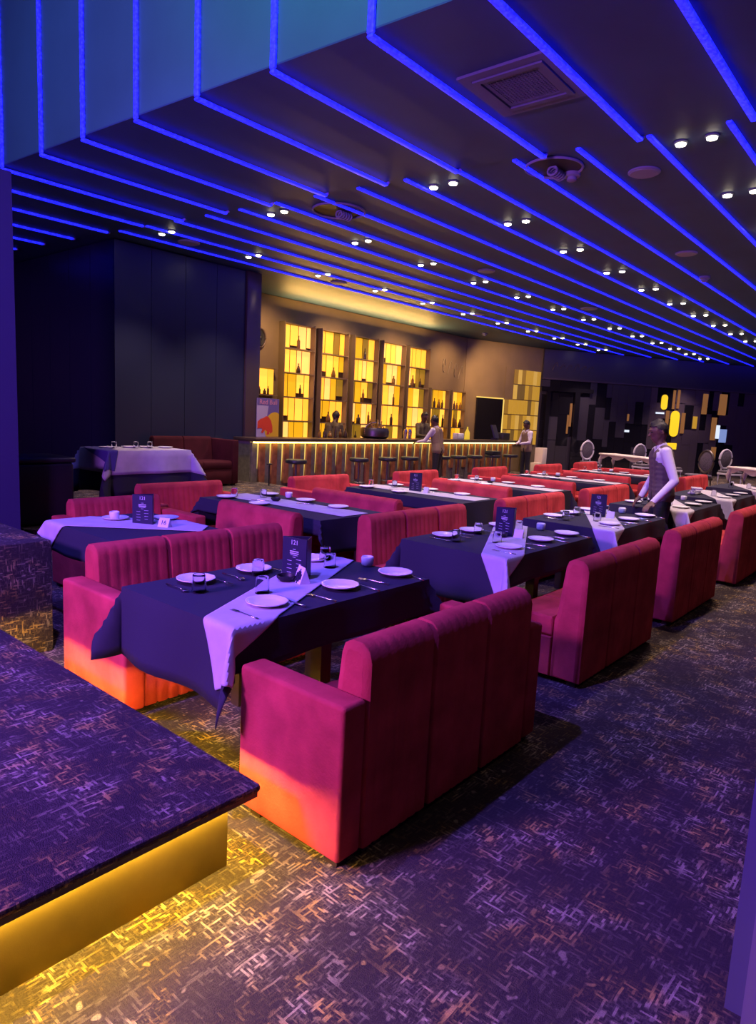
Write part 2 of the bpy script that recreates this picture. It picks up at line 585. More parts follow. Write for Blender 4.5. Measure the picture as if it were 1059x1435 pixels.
# the far wall is faced with tall slim boards of mixed tone and height
rr = random.Random(3)
s = 0.05
while s < 11.5:
    wd = rr.choice((.22, .28, .34, .4, .46))
    z = 0.0
    cuts = [0.02, rr.uniform(.9, 1.3), rr.uniform(1.7, 2.1), rr.uniform(2.3, 2.7), 3.16]
    dk = s < 4.4
    for a_, c_ in zip(cuts[:-1], cuts[1:]):
        mm = rr.choice((M['wall_dark2'], M['wall_dark'], M['wall_dark'], M['wall_dark2'])) if dk else rr.choice((M['wall_mauve'], M['wall_mauve'], M['wall_mauve'], M['wall_dark2']))
        piece('wall_panel', oblique(PC, PD, a_, c_ - .006, .03, s + .004, s + wd - .004, .03 + rr.uniform(.004, .022)), mm, wf)
    s += wd
def lit(s0, s1, z0, z1, m, r=True):  # glowing shape painting a mirror reflection of the lit bar onto the wall
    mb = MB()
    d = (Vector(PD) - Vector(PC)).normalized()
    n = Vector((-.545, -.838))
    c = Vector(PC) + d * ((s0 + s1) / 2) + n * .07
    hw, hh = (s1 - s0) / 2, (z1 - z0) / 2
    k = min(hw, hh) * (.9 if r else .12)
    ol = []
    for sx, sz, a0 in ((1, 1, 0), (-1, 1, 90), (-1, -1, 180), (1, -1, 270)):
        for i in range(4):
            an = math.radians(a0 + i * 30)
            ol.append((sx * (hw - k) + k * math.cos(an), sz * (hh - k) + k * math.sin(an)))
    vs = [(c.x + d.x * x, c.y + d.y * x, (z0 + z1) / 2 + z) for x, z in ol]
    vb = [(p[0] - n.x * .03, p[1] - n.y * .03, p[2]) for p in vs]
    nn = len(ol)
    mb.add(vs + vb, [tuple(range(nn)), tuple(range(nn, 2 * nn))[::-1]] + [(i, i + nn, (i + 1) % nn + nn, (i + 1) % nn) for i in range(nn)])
    return piece('reflection_panel', mb, m, wf)
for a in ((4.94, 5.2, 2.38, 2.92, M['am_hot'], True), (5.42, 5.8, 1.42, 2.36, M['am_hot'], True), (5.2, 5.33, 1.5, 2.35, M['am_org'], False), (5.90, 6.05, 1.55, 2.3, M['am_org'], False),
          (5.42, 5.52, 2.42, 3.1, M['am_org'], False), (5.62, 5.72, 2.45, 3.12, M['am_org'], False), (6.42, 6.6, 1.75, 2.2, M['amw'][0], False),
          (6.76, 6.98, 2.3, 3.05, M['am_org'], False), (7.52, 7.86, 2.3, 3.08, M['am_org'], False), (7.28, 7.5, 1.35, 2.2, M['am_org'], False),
          (7.5, 7.68, 1.42, 1.92, M['glow_white'], False), (7.7, 8.02, 1.28, 1.78, M['glow_blue'], False), (5.4, 5.8, .95, 1.18, M['am_hot'], False), (7.4, 7.62, .6, 1.1, M['am_org'], False),
          (3.55, 3.62, 1.9, 2.15, M['am_org'], False), (3.5, 3.68, 1.5, 1.58, M['glow_white'], False), (1.18, 1.26, 1.6, 2.4, M['am_org'], False), (1.1, 1.16, 1.35, 2.0, M['am_org'], False), (4.75, 5.1, 2.22, 2.28, M['glow_white'], False)):
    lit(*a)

# doorway at the corner of the far wall
t = oblique(PC, PD, 0.02, 2.86, .05, .18, .34, .14)
piece('door_post', t, M['wall_dark2'], wf)
piece('door_post', oblique(PC, PD, 0.02, 2.86, .05, 1.3, 1.5, .14), M['wall_dark2'], wf)
piece('door_head', oblique(PC, PD, 2.78, 2.92, .05, -.05, 2.0, .15), M['wall_dark2'], wf)

# side columns
struct('wall_column_left', MB().box(1.9, 2.76, 6.98, 7.22, 0, 3.72), M['column'], 'indigo partition beside the black banquette')
cr = struct('wall_partition_right', MB().box(2.02, 2.33, -.6, 0.295, 0, 1.0), M['column'], 'low indigo partition at the aisle edge')
piece('cladding_board', MB().box(1.98, 2.015, -.5, 0.245, 0.0, .98), M['column_pale'], cr)

# raised floor at the back left
struct('floor_back', MB().box(2.9, 8.2, 7.15, 10.38, 0, .3), M['carpet'])

# ------------------------------------------------------------------ front platform and carpeted block
p = thing('platform', 'low carpeted platform with a lit gold riser beside the nearest sofa', 'platform', (0, 0, 0))
MB().box(-4.0, 1.49, 1.76, 4.1, .255, .275).build('nosing_board', M['wood_dark'], p)
MB().rbox(-4.0, 1.50, 1.75, 4.11, .275, .305, .012).build('carpet_top', M['carpet'], p)
MB().box(-3.9, 1.40, 1.815, 4.0, .0, .255).build('riser', M['gold'], p)
MB().box(-3.9, 1.45, 1.785, 1.80, .246, .2549).build('led_strip', M['led_warm'], p)
MB().box(1.43, 1.445, 1.82, 4.03, .246, .2549).build('led_strip', M['led_warm'], p)
MB().box(-3.9, 1.42, 4.045, 4.06, .246, .2549).build('led_strip', M['led_warm'], p)
tag(MB().rbox(-1.5, 1.92, 4.37, 6.0, 0, .746, .015).build('carpeted_plinth', M['carpet']), 'tall carpet-clad plinth behind the platform', 'plinth')

# ------------------------------------------------------------------ ceiling light lines
def strip(pts, label, grp, wd=.06):
    t = thing('led_line', label, 'LED light', (0, 0, 0), 0, grp)
    m = MB()
    for (a, c) in zip(pts[:-1], pts[1:]):
        a = Vector(a)
        c = Vector(c)
        if abs(a.z - c.z) > .5:
            m.rbox(a.x - .025, a.x - .001, a.y - wd / 2, a.y + wd / 2, min(a.z, c.z) + .002, max(a.z, c.z), .008, 2)
        else:
            m.rbox(min(a.x, c.x) - .026, max(a.x, c.x), a.y - wd / 2, a.y + wd / 2, a.z - .028, a.z - .001, .012, 2)
    m.build('light_tube', M['led'], t)
    e = pts[-1]
    MB().rbox(e[0], e[0] + .03, e[1] - wd / 2, e[1] + wd / 2, e[2] - .03, e[2] - .001, .01, 1).build('end_cap', M['led_cap'], t)
    return t
ordn = ['first', 'second', 'third', 'fourth', 'fifth', 'sixth', 'seventh', 'eighth', 'ninth', 'tenth', 'eleventh', 'twelfth', 'thirteenth', 'fourteenth', 'fifteenth', 'sixteenth', 'seventeenth']
fv = [1.55, 2.43, 3.30, 4.21, 5.08, 5.92, 6.78, 7.56, 8.40, 9.26, 10.1, 11.0, 11.85, 12.7, 13.5]
for i, v in enumerate(fv):
    u = fascia_u(v)
    lab = 'blue LED line folded down the fascia, %s counted from the aisle side' % ordn[i]
    strip([(u, v, 6.6), (u, v, H - .041), (bound_u(v) - .02, v, H - .012)][0:3] if v < 9 else [(u, v, H - .012), (bound_u(v) - .02, v, H - .012)], lab, 'blue light lines over the fascia')
k = 0
v = 1.75
while v < 10.5:
    vv = min(v, 10.28)
    ue = min(30.5, 21.46 + (11.04 - vv) * 1.536 - .25)
    strip([(bound_u(vv) + .04, vv, H), (ue, vv, H)], 'long blue LED line over the tables, %s counted from the aisle side' % ordn[k], 'blue light lines over the dining hall', .05)
    v += .625
    k += 1

# twin downlights
def downlight(u, v, lab, first=[None]):
    if first[0] is None:
        t = thing('twin_downlight', lab, 'downlight', (u, v, H), 0, 'twin downlights in the hall ceiling')
        for s_ in (-.13, .13):
            h = MB().lathe([(.06, 0), (.06, -.012), (.05, -.018), (.03, -.018)], 14, (0, s_, 0)).build('housing', M['vent'], t)
            MB().lathe([(.001, -.0185), (.046, -.02), (.042, -.032), (.001, -.045)], 12, (0, s_, 0)).build('lamp', M['lamp'], h)
        first[0] = t
    else:
        t = dup(first[0], (u, v, H), 0, lab, 'twin downlights in the hall ceiling')
    return t
rows = [(2.07, 6.55, 'aisle'), (4.62, 6.32, 'front table'), (7.05, 6.05, 'rear table'), (9.3, 5.85, 'bar-side')]
for _u in (2.0, 4.0, 6.0, 8.0):
    light('aisle_downlight', 'SPOT', (_u, -.5, H - .09), (_u, -.3, 0), 16, (1.0, .66, .42), .05, spot=90, blend=.7)
for v, u0, nm in rows:
    for k in range(14):
        u = u0 + 1.635 * k
        if u > 21.0 + (11 - v) * 1.5 or u > 27.5:
            break
        d = downlight(u, v, 'warm twin downlight in the %s row, %s from the fascia' % (nm, ordn[k]))
        light('downlight_beam', 'SPOT', (u, v, H - .09), (u, v, 0), 265, (1.0, .70, .60), .05, spot=92, blend=.7)

# ceiling vent
t = thing('ceiling_vent', 'square grey ceiling air vent between two blue light lines', 'vent', (4.83, 2.83, H - .012), .02)
m = MB()
for a_, c_, z0, z1 in ((.37, .29, -.02, 0), (.285, .24, -.032, 0), (.235, .20, -.02, 0)):
    for s_ in (-1, 1):
        y0, y1 = sorted((s_ * a_, s_ * c_))
        m.box(-a_, a_, y0, y1, z0, z1)
        m.box(y0, y1, -c_, c_, z0, z1)
m.build('frame', M['vent'], t)
MB().box(-.2, .2, -.2, .2, -.006, -.001).build('backing', M['black'], t)
sl = MB().box(-.2, .2, -.004, .004, -.018, -.008).mesh('slat', M['vent'])
for k in range(15):
    for rz in (0, PI / 2):
        o = bpy.data.objects.new('slat', sl)
        C.objects.link(o)
        o.parent = t
        q_ = -.187 + k * .0267
        o.location = (0, q_, 0) if rz == 0 else (q_, 0, .001)
        o.rotation_euler = (0, 0, rz)
# round recesses with a bright rim, speakers, detectors
def ring(u, v, r, lab, z=H):
    t = thing('round_ceiling_recess', lab, 'ceiling fixture', (u, v, z - .001))
    MB().tube([(r * math.cos(a), r * math.sin(a), -.012) for a in [i * PI / 16 for i in range(32)]], .013, 8, closed=True).build('rim', M['disc'], t)
    MB().lathe([(r * .97, -.004), (r * .97, -.001), (.01, -.001)], 32).build('grille', M['black'], t)
    for k in range(5):
        MB().tube([(r * .55 - k * .045, .05 * math.cos(a), -.045 + .04 * math.sin(a)) for a in [i * PI / 8 for i in range(16)]], .012, 6, closed=True).build('coil_ring', M['disc'], t)
ring(6.42, 6.30, .33, 'dark round ceiling recess with a bright rim beside a warm ceiling patch')
ring(6.5, 3.40, .28, 'round ceiling recess with a ribbed coil near the smoke detector')
for i, (u, v, r, lab) in enumerate(((7.09, 2.71, .155, 'nearest pale round ceiling speaker, past the square air vent'), (10.55, 3.3, .15, 'round ceiling speaker between blue lines beyond the nearest one'), (10.24, 6.47, .15, 'round ceiling speaker over the rear tables'),
                                      (9.85, 9.6, .16, 'round ceiling speaker closest to the amber shelves'), (14.24, 9.15, .16, 'round ceiling speaker in front of the short shelves'), (6.4, 9.55, .17, 'dim round ceiling speaker above the dark glass corner'), (14.47, 6.45, .18, 'far round ceiling speaker beside a blue line'))):
    t = thing('ceiling_speaker', lab, 'speaker', (u, v, H - .001), 0, 'round ceiling speakers')
    MB().lathe([(r, 0), (r, -.012), (r * .9, -.02)], 28).build('rim', M['disc'], t)
    MB().lathe([(r * .88, -.0195), (r * .86, -.024), (.01, -.026)], 28).build('grille', M['disc'], t)
for u, v, lab in ((6.75, 3.32, 'lilac smoke detector beside the ribbed coil recess'), (12.26, 3.5, 'small smoke detector far along the aisle ceiling'), (17.4, 10.9, 'smoke detector above the grey bar wall')):
    t = thing('smoke_detector', lab, 'smoke detector', (u, v, H - .001), 0, 'ceiling smoke detectors')
    MB().lathe([(.085, 0), (.085, -.035), (.07, -.045)], 18).build('base', M['disc'], t)
    MB().lathe([(.05, -.045), (.05, -.075), (.03, -.085)], 18).build('sensor', M['disc'], t)

# ------------------------------------------------------------------ sofas
def flutes(x0, x1, n, depth, e=.034):
    xs, ins = [], []
    for x, d in ((x0, e), (x0 + .004, e * .45), (x0 + .013, e * .1)):
        xs.append(x)
        ins.append(d)
    L_ = x1 - x0 - .03
    per = 6
    for i in range(n * per + 1):
        ph = (i % per) / per
        xs.append(x0 + .015 + L_ * i / (n * per))
        ins.append(depth * (1 - abs(math.sin(PI * ph)) ** .5) if 0 < i < n * per else .001)
    for x, d in ((x1 - .013, e * .1), (x1 - .004, e * .45), (x1, e)):
        xs.append(x)
        ins.append(d)
    return xs, ins

def sofa_parts(t, L_, D, hb, arms=(False, False), nsec=3, seat_h=.43, arm_h=.635, vm='velvet', fl=7):
    """x along the length, y from rear (0) to front (D)"""
    aw = .125
    xa = aw if arms[0] else 0
    xb = L_ - aw if arms[1] else L_
    V = M[vm]
    prof = [(0.0, .035), (0.0, hb - .07), (.012, hb - .03), (.045, hb - .003), (.10, hb), (.135, hb - .02), (.15, hb - .06), (.185, seat_h + .02), (.20, seat_h - .02), (.20, .035)][::-1]
    w_ = (xb - xa) / nsec
    for i in range(nsec):
        xs, ins = flutes(xa + i * w_ + .0015, xa + (i + 1) * w_ - .0015, fl, .0042)
        MB().sweep(prof, xs, ins).build('backrest', V, t)
        sp = [(.203, .30), (.203, seat_h - .02), (.215, seat_h - .002), (D - .05, seat_h + .008), (D - .015, seat_h - .004), (D, seat_h - .03), (D, .315), (D - .01, .30)][::-1]
        xs, ins = flutes(xa + i * w_ + .0015, xa + (i + 1) * w_ - .0015, 1, 0, .016)
        MB().sweep(sp, xs, ins).build('seat_cushion', V, t)
    fp = [(.203, .035), (.203, .297), (D - .015, .297), (D - .005, .285), (D - .005, .045), (D - .012, .035)][::-1]
    xs, ins = flutes(xa, xb, fl * nsec, .007, .01)
    MB().sweep(fp, xs, ins).build('base', V, t)
    for k in (0, 1):
        if arms[k]:
            x0 = 0 if k == 0 else xb + .001
            MB().rbox(x0, x0 + aw - .001, 0.0, D + .01, .035, arm_h, .018, 3).build('armrest', V, t)
    lg = MB().box(-.03, .03, -.03, .03, 0, .036).mesh('leg', M['wood_dark'])
    for x in (.06, L_ - .06):
        for y in (.06, D - .07):
            o = bpy.data.objects.new('leg', lg)
            C.objects.link(o)
            o.parent = t
            o.location = (x, y, 0)
    return t

G_F = 'red sofas backing onto the aisle'
sofa_parts(thing('sofa', 'nearest red velvet sofa with arms, its back to the aisle', 'sofa', (1.64, 1.49, 0), 0, G_F), 1.50, .565, .83, (True, True))
F = [(3.93, 1.60, 1.36, .825), (5.85, 1.62, 1.40, .82), (7.95, 1.60, 1.42, .83), (10.1, 1.6, 1.42, .83), (12.3, 1.6, 1.42, .83)]
f0 = None
for i, (u, v, L_, hb) in enumerate(F):
    lab = 'armless red velvet sofa with its back to the aisle, %s behind the nearest sofa' % ordn[i]
    if f0 is None:
        f0 = sofa_parts(thing('sofa', lab, 'sofa', (u, v, 0), 0, G_F), L_, .53, hb)
    else:
        dup(f0, (u, v, 0), 0, lab, G_F)
G_S = 'red sofas across the front tables'
S1 = sofa_parts(thing('sofa', 'red velvet sofa with arms facing the nearest front table, beside the platform', 'sofa', (3.28, 3.80, 0), PI, G_S), 1.56, .68, .83, (False, True))
s0 = None
for i, (u1, L_) in enumerate(((5.58, 1.46), (7.78, 1.46), (9.95, 1.46), (12.15, 1.46), (14.15, 1.46))):
    lab = 'fluted armless red sofa facing the aisle over the %s front table' % ordn[i + 1]
    if s0 is None:
        s0 = sofa_parts(thing('sofa', lab, 'sofa', (u1, 3.70, 0), PI, G_S), L_, .60, .83)
    else:
        dup(s0, (u1, 3.70, 0), PI, lab, G_S)
# rear row: one sofa at the far end of each rear table (with arms), one along its right side
G_A = 'armed red sofas at the bar end of the rear tables'
a0 = None
for i, (u0, u1, v, lab) in enumerate(((2.62, 3.75, 5.98, 'red sofa with arms behind the table numbered sixteen'), (3.75, 5.1, 6.80, 'red sofa with arms at the bar end of the first rear table'), (6.0, 7.35, 6.80, 'red sofa with arms at the bar end of the second rear table'),
                                 (8.3, 9.6, 6.80, 'red sofa with arms at the bar end of the third rear table'), (10.55, 11.95, 6.80, 'red sofa with arms at the bar end of the fourth rear table'), (13.0, 14.4, 6.80, 'red sofa with arms at the bar end of the fifth rear table'), (15.1, 16.5, 6.85, 'red sofa with arms beyond the fifth rear table, below the white ornate chair'))):
    if a0 is None:
        sofa_parts(thing('sofa', lab, 'sofa', (u1, v, 0), PI, G_A), u1 - u0, .70, .78, (True, True), 1, fl=14)
        a0 = 1
    elif a0 == 1:
        a0 = sofa_parts(thing('sofa', lab, 'sofa', (u1, v, 0), PI, G_A), u1 - u0, .70, .78, (True, True), 1, fl=16)
    else:
        dup(a0, (u1, v, 0), PI, lab, G_A)
G_B = 'red sofas along the right side of the rear tables'
b0 = None
for i, (u, v, lab) in enumerate(((3.80, 3.98, 'short red sofa behind the nearest red sofa row, facing table sixteen'), (5.30, 4.12, 'red sofa with a smooth back along the first rear table'), (7.66, 4.2, 'red sofa with a smooth back along the second rear table'), (9.35, 4.1, 'red sofa with a smooth back along the third rear table'),
                                 (11.55, 4.1, 'red sofa with a smooth back along the fourth rear table'), (13.9, 4.1, 'red sofa with a smooth back along the fifth rear table'))):
    if b0 is None:
        sofa_parts(thing('sofa', lab, 'sofa', (u, v, 0), PI / 2, G_B), 1.0, .62, .83, (False, False), 1, fl=10)
        b0 = 1
    elif b0 == 1:
        b0 = sofa_parts(thing('sofa', lab, 'sofa', (u, v, 0), PI / 2, G_B), 1.2, .5, .83, (False, False), 1, fl=14)
    else:
        dup(b0, (u, v, 0), PI / 2, lab, G_B)
# maroon corner sofa on the raised floor, by the pillar
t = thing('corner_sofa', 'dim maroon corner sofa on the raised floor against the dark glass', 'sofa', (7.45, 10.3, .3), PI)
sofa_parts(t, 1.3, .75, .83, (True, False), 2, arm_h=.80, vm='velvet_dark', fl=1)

# ------------------------------------------------------------------ tables and linen
def drape(a, b_, hx, hy, off=0., ph=0.):
    dx = max(abs(a) - hx, 0)
    dy = max(abs(b_) - hy, 0)
    sx = 1 if a > 0 else -1
    sy = 1 if b_ > 0 else -1
    r = math.hypot(dx, dy)
    if r < 1e-6:
        return (a, b_, off)
    th = math.atan2(dy, dx)
    al = .07 + .42 * math.sin(2 * th) ** 2
    wav = .035 * r * (math.sin(a * 10 + ph) if dy > dx else math.sin(b_ * 10 + ph)) * 2
    o = r * math.sin(al) + wav + off
    rr_ = min(1, r / .015)
    x = sx * (min(abs(a), hx) + math.cos(th) * max(o, off * rr_))
    y = sy * (min(abs(b_), hy) + math.sin(th) * max(o, off * rr_))
    return (x, y, off - r * math.cos(al))

def grid_cloth(name, hx, hy, ox, oy, m, loc, rz=0, off=0.002, ph=0., n=None):
    def axis(h, o):
        a = [-h - o + o * i / 7 for i in range(7)] + [-h + 2 * h * i / 14 for i in range(15)] + [h + o * (i + 1) / 7 for i in range(7)]
        return a
    X, Y = axis(hx, ox), axis(hy, oy)
    mb = MB()
    vs = [drape(x, y, hx, hy, off, ph) for y in Y for x in X]
    nx = len(X)
    mb.add(vs, [(j * nx + i, j * nx + i + 1, (j + 1) * nx + i + 1, (j + 1) * nx + i) for j in range(len(Y) - 1) for i in range(nx - 1)], True)
    o = mb.build(name, m, None, loc, rz)
    so = o.modifiers.new('thick', 'SOLIDIFY')
    so.thickness = .0025
    so.offset = 1
    return o

def runner_cloth(name, hx, hy, c0, ang, l0, l1, wd, m, loc, rz=0, off=.0095, ph=0.):
    d = Vector((math.cos(ang), math.sin(ang)))
    n = Vector((-d.y, d.x))
    mb = MB()
    NX, NY = 150, 25
    vs = []
    for j in range(NY):
        for i in range(NX):
            p_ = Vector(c0) + d * (-l0 + (l0 + l1) * i / (NX - 1)) + n * (wd * (j / (NY - 1) - .5))
            vs.append(drape(p_.x, p_.y, hx, hy, off, ph))
    mb.add(vs, [(j * NX + i, j * NX + i + 1, (j + 1) * NX + i + 1, (j + 1) * NX + i) for j in range(NY - 1) for i in range(NX - 1)], True)
    o = mb.build(name, m, None, loc, rz)
    sm_ = o.modifiers.new('soft', 'SMOOTH')
    sm_.iterations = 6
    sm_.factor = .5
    so = o.modifiers.new('thick', 'SOLIDIFY')
    so.thickness = .0025
    so.offset = 1
    return o

TZ = .757
def table(u, v, hx, hy, lab, z=0., grp='dark dining tables'):
    t = thing('dining_table', lab, 'table', (u, v, z), 0, grp)
    MB().rbox(-hx + .006, hx - .006, -hy + .006, hy - .006, TZ - .035, TZ, .004, 1).build('tabletop', M['wood_dark'], t)
    lg = MB().box(-.035, .035, -.035, .035, 0, TZ - .036).mesh('leg', M['wood_dark'])
    for x in (-1, 1):
        for y in (-1, 1):
            o = bpy.data.objects.new('leg', lg)
            C.objects.link(o)
            o.parent = t
            o.location = (x * (hx - .14) if x > 0 else -hx + .64, y * (hy - .12), 0)
    return t

# tableware prototypes ------------------------------------------------
def scallop_plate():
    mb = MB()
    n = 40
    prof = [(.0, .004), (.055, .004), (.068, .008), (.092, .018), (.098, .019), (.096, .014), (.07, .003), (.055, .0), (.0, .0)]
    vs = []
    for r, z in prof[1:-1]:
        for k in range(n):
            a = 2 * PI * k / n
            q_ = r * (1 + (.035 * (abs(math.sin(a * 6)) - .6) if r > .08 else 0))
            vs.append((q_ * math.cos(a), q_ * math.sin(a), z))
    fs = []
    for i in range(len(prof) - 3):
        for k in range(n):
            fs.append((i * n + k, i * n + (k + 1) % n, (i + 1) * n + (k + 1) % n, (i + 1) * n + k))
    fs.append(tuple(range(n))[::-1])
    fs.append(tuple((len(prof) - 3) * n + k for k in range(n)))
    mb.add(vs, [f[::-1] for f in fs], True)
    return mb.mesh('plate', M['porcelain'])
def tumbler():
    # upturned tumbler standing on its rim
    return MB().lathe([(.036, 0), (.031, .078), (.028, .083), (.001, .083)][:3] + [(.026, .07), (.033, .0)], 18).mesh('tumbler', M['glass'])
def candle_glass():
    return MB().lathe([(.028, 0), (.036, .012), (.038, .05), (.034, .058), (.031, .058), (.033, .03), (.02, .02)], 16).mesh('candle_glass', M['porcelain'])
def cutlery(kind):
    mb = MB()
    mb.tube([(0, -.085, .003), (0, -.03, .004), (0, .035, .006), (0, .05, .005)], [.005, .004, .003, .003], 6)
    if kind == 'spoon':
        mb.lathe([(.001, 0), (.013, .002), (.017, .006), (.015, .007), (.001, .004)], 12)
        for i in range(len(mb.v) - 60, len(mb.v)):
            x, y, z = mb.v[i]
            mb.v[i] = (x, y * 1.45 + .07, z)
    elif kind == 'fork':
        mb.box(-.011, .011, .05, .066, .003, .006)
        for k in range(4):
            x = -.0095 + k * .0063
            mb.box(x - .0016, x + .0016, .066, .098, .003, .006)
    else:
        mb.add([(-.009, .04, .002), (.008, .045, .002), (.008, .095, .002), (-.002, .115, .002), (-.009, .06, .002), (-.009, .04, .0045), (.008, .045, .0045), (.008, .095, .0045), (-.002, .115, .0045), (-.009, .06, .0045)],
               [(4, 3, 2, 1, 0), (5, 6, 7, 8, 9), (0, 1, 6, 5), (1, 2, 7, 6), (2, 3, 8, 7), (3, 4, 9, 8), (4, 0, 5, 9)])
    return mb.mesh(kind, M['steel'])
ME = {'plate': scallop_plate(), 'tumbler': tumbler(), 'candle_glass': candle_glass(), 'spoon': cutlery('spoon'), 'fork': cutlery('fork'), 'knife': cutlery('knife')}
def put(kind, u, v, z, lab, cat, grp, rz=0., sc=1.):
    o = bpy.data.objects.new(kind, ME[kind])
    C.objects.link(o)
    o.location = (u, v, z)
    o.rotation_euler = (0, 0, rz)
    if sc != 1:
        o.scale = (sc,) * 3
    return tag(o, lab, cat, grp)

def text_mesh(txt, size, m, parent, loc, rot, name='lettering', extr=.0006):
    cu = bpy.data.curves.new('tmp', 'FONT')
    cu.body = txt
    cu.size = size
    cu.align_x = 'CENTER'
    cu.align_y = 'CENTER'
    cu.extrude = extr
    o = bpy.data.objects.new('tmp', cu)
    C.objects.link(o)
    bpy.context.view_layer.update()
    me = bpy.data.meshes.new_from_object(o.evaluated_get(bpy.context.evaluated_depsgraph_get()))
    bpy.data.objects.remove(o)
    bpy.data.curves.remove(cu)
    me.materials.clear()
    me.materials.append(m)
    q_ = bpy.data.objects.new(name, me)
    C.objects.link(q_)
    q_.parent = parent
    q_.location = loc
    q_.rotation_euler = rot
    return q_

def menu(u, v, z, lab, rz=0., hgt=.215, txt=True, wd=.165):
    """three-sided standing menu; front face looks towards -x"""
    t = thing('menu_stand', lab, 'menu', (u, v, z), rz, 'standing black menus')
    hw = wd / 2
    tri = [(0, hw), (0, -hw), (.10, -.03)]
    def panel(a, c):
        a = Vector(a)
        c = Vector(c)
        d = (c - a).normalized()
        n_ = Vector((d.y, -d.x)) * .003
        vs = [(*(a), 0), (*(c), 0), (*(c + n_), 0), (*(a + n_), 0)]
        vs += [(x, y, hgt) for x, y, _ in vs]
        return MB().add(vs, [(3, 2, 1, 0), (4, 5, 6, 7), (0, 1, 5, 4), (1, 2, 6, 5), (2, 3, 7, 6), (3, 0, 4, 7)])
    for a, c in ((tri[0], tri[1]), (tri[1], tri[2]), (tri[2], tri[0])):
        panel(a, c).build('menu_panel', M['card_black'], t)
    if txt:
        text_mesh('121', .036, M['print'], t, (-.004, 0, hgt * .88), (PI / 2, 0, -PI / 2))
        mb = MB()
        rr2 = random.Random(5)
        for k in range(13):
            zz = hgt * (.72 - k * .05)
            l_ = (.02, .06, .06, .05, .02, .035, .03, .035, .03, .03, .035, .025, .03)[k]
            cx_ = 0 if k < 5 else (-.032 if k % 2 else .032)
            mb.box(-.0042, -.0036, cx_ - l_ / 2, cx_ + l_ / 2, zz - (.005 if k in (1, 2) else .002), zz)
        mb.build('printed_lines', M['print'], t)
    return t
def tent(u, v, z, lab, txt=None, rz=0., w_=.075, h_=.07, m='white_card', stripes=False):
    name = 'napkin_holder' if stripes else 'number_card'
    t = thing(name, lab, 'napkin holder' if stripes else 'table number', (u, v, z), rz)
    d = .03
    mb = MB().add([(-d, -w_ / 2, 0), (-d, w_ / 2, 0), (d, w_ / 2, 0), (d, -w_ / 2, 0), (0, -w_ / 2, h_), (0, w_ / 2, h_)], [(0, 3, 2, 1), (0, 1, 5, 4), (2, 3, 4, 5), (1, 2, 5), (3, 0, 4)])
    mb.build('card', M[m], t)
    tilt = math.atan2(d, h_)
    if txt:
        text_mesh(txt, .045, M['card_black'], t, (-d / 2 - .002, 0, h_ / 2), (PI / 2 - tilt, 0, -PI / 2))
    if stripes:
        for k in range(5):
            q_ = MB().box(-.001, .001, -.004, .004, -h_ * .55 + .012 * abs(k - 2), h_ * .38 - .012 * abs(k - 2)).build('stripe', M['card_black'], t)
            q_.location = (-d / 2 - .002, -.026 + k * .013, h_ / 2)
            q_.rotation_euler = (0, tilt, 0)
    return t
def bowl(u, v, z, lab, r=.05):
    t = MB().lathe([(r * .55, 0), (r * .95, .018), (r, .032), (r * .92, .032), (r * .8, .015), (.005, .008)], 20).build('ash_bowl', M['black'], None, (u, v, z))
    return tag(t, lab, 'bowl', 'black bowls')

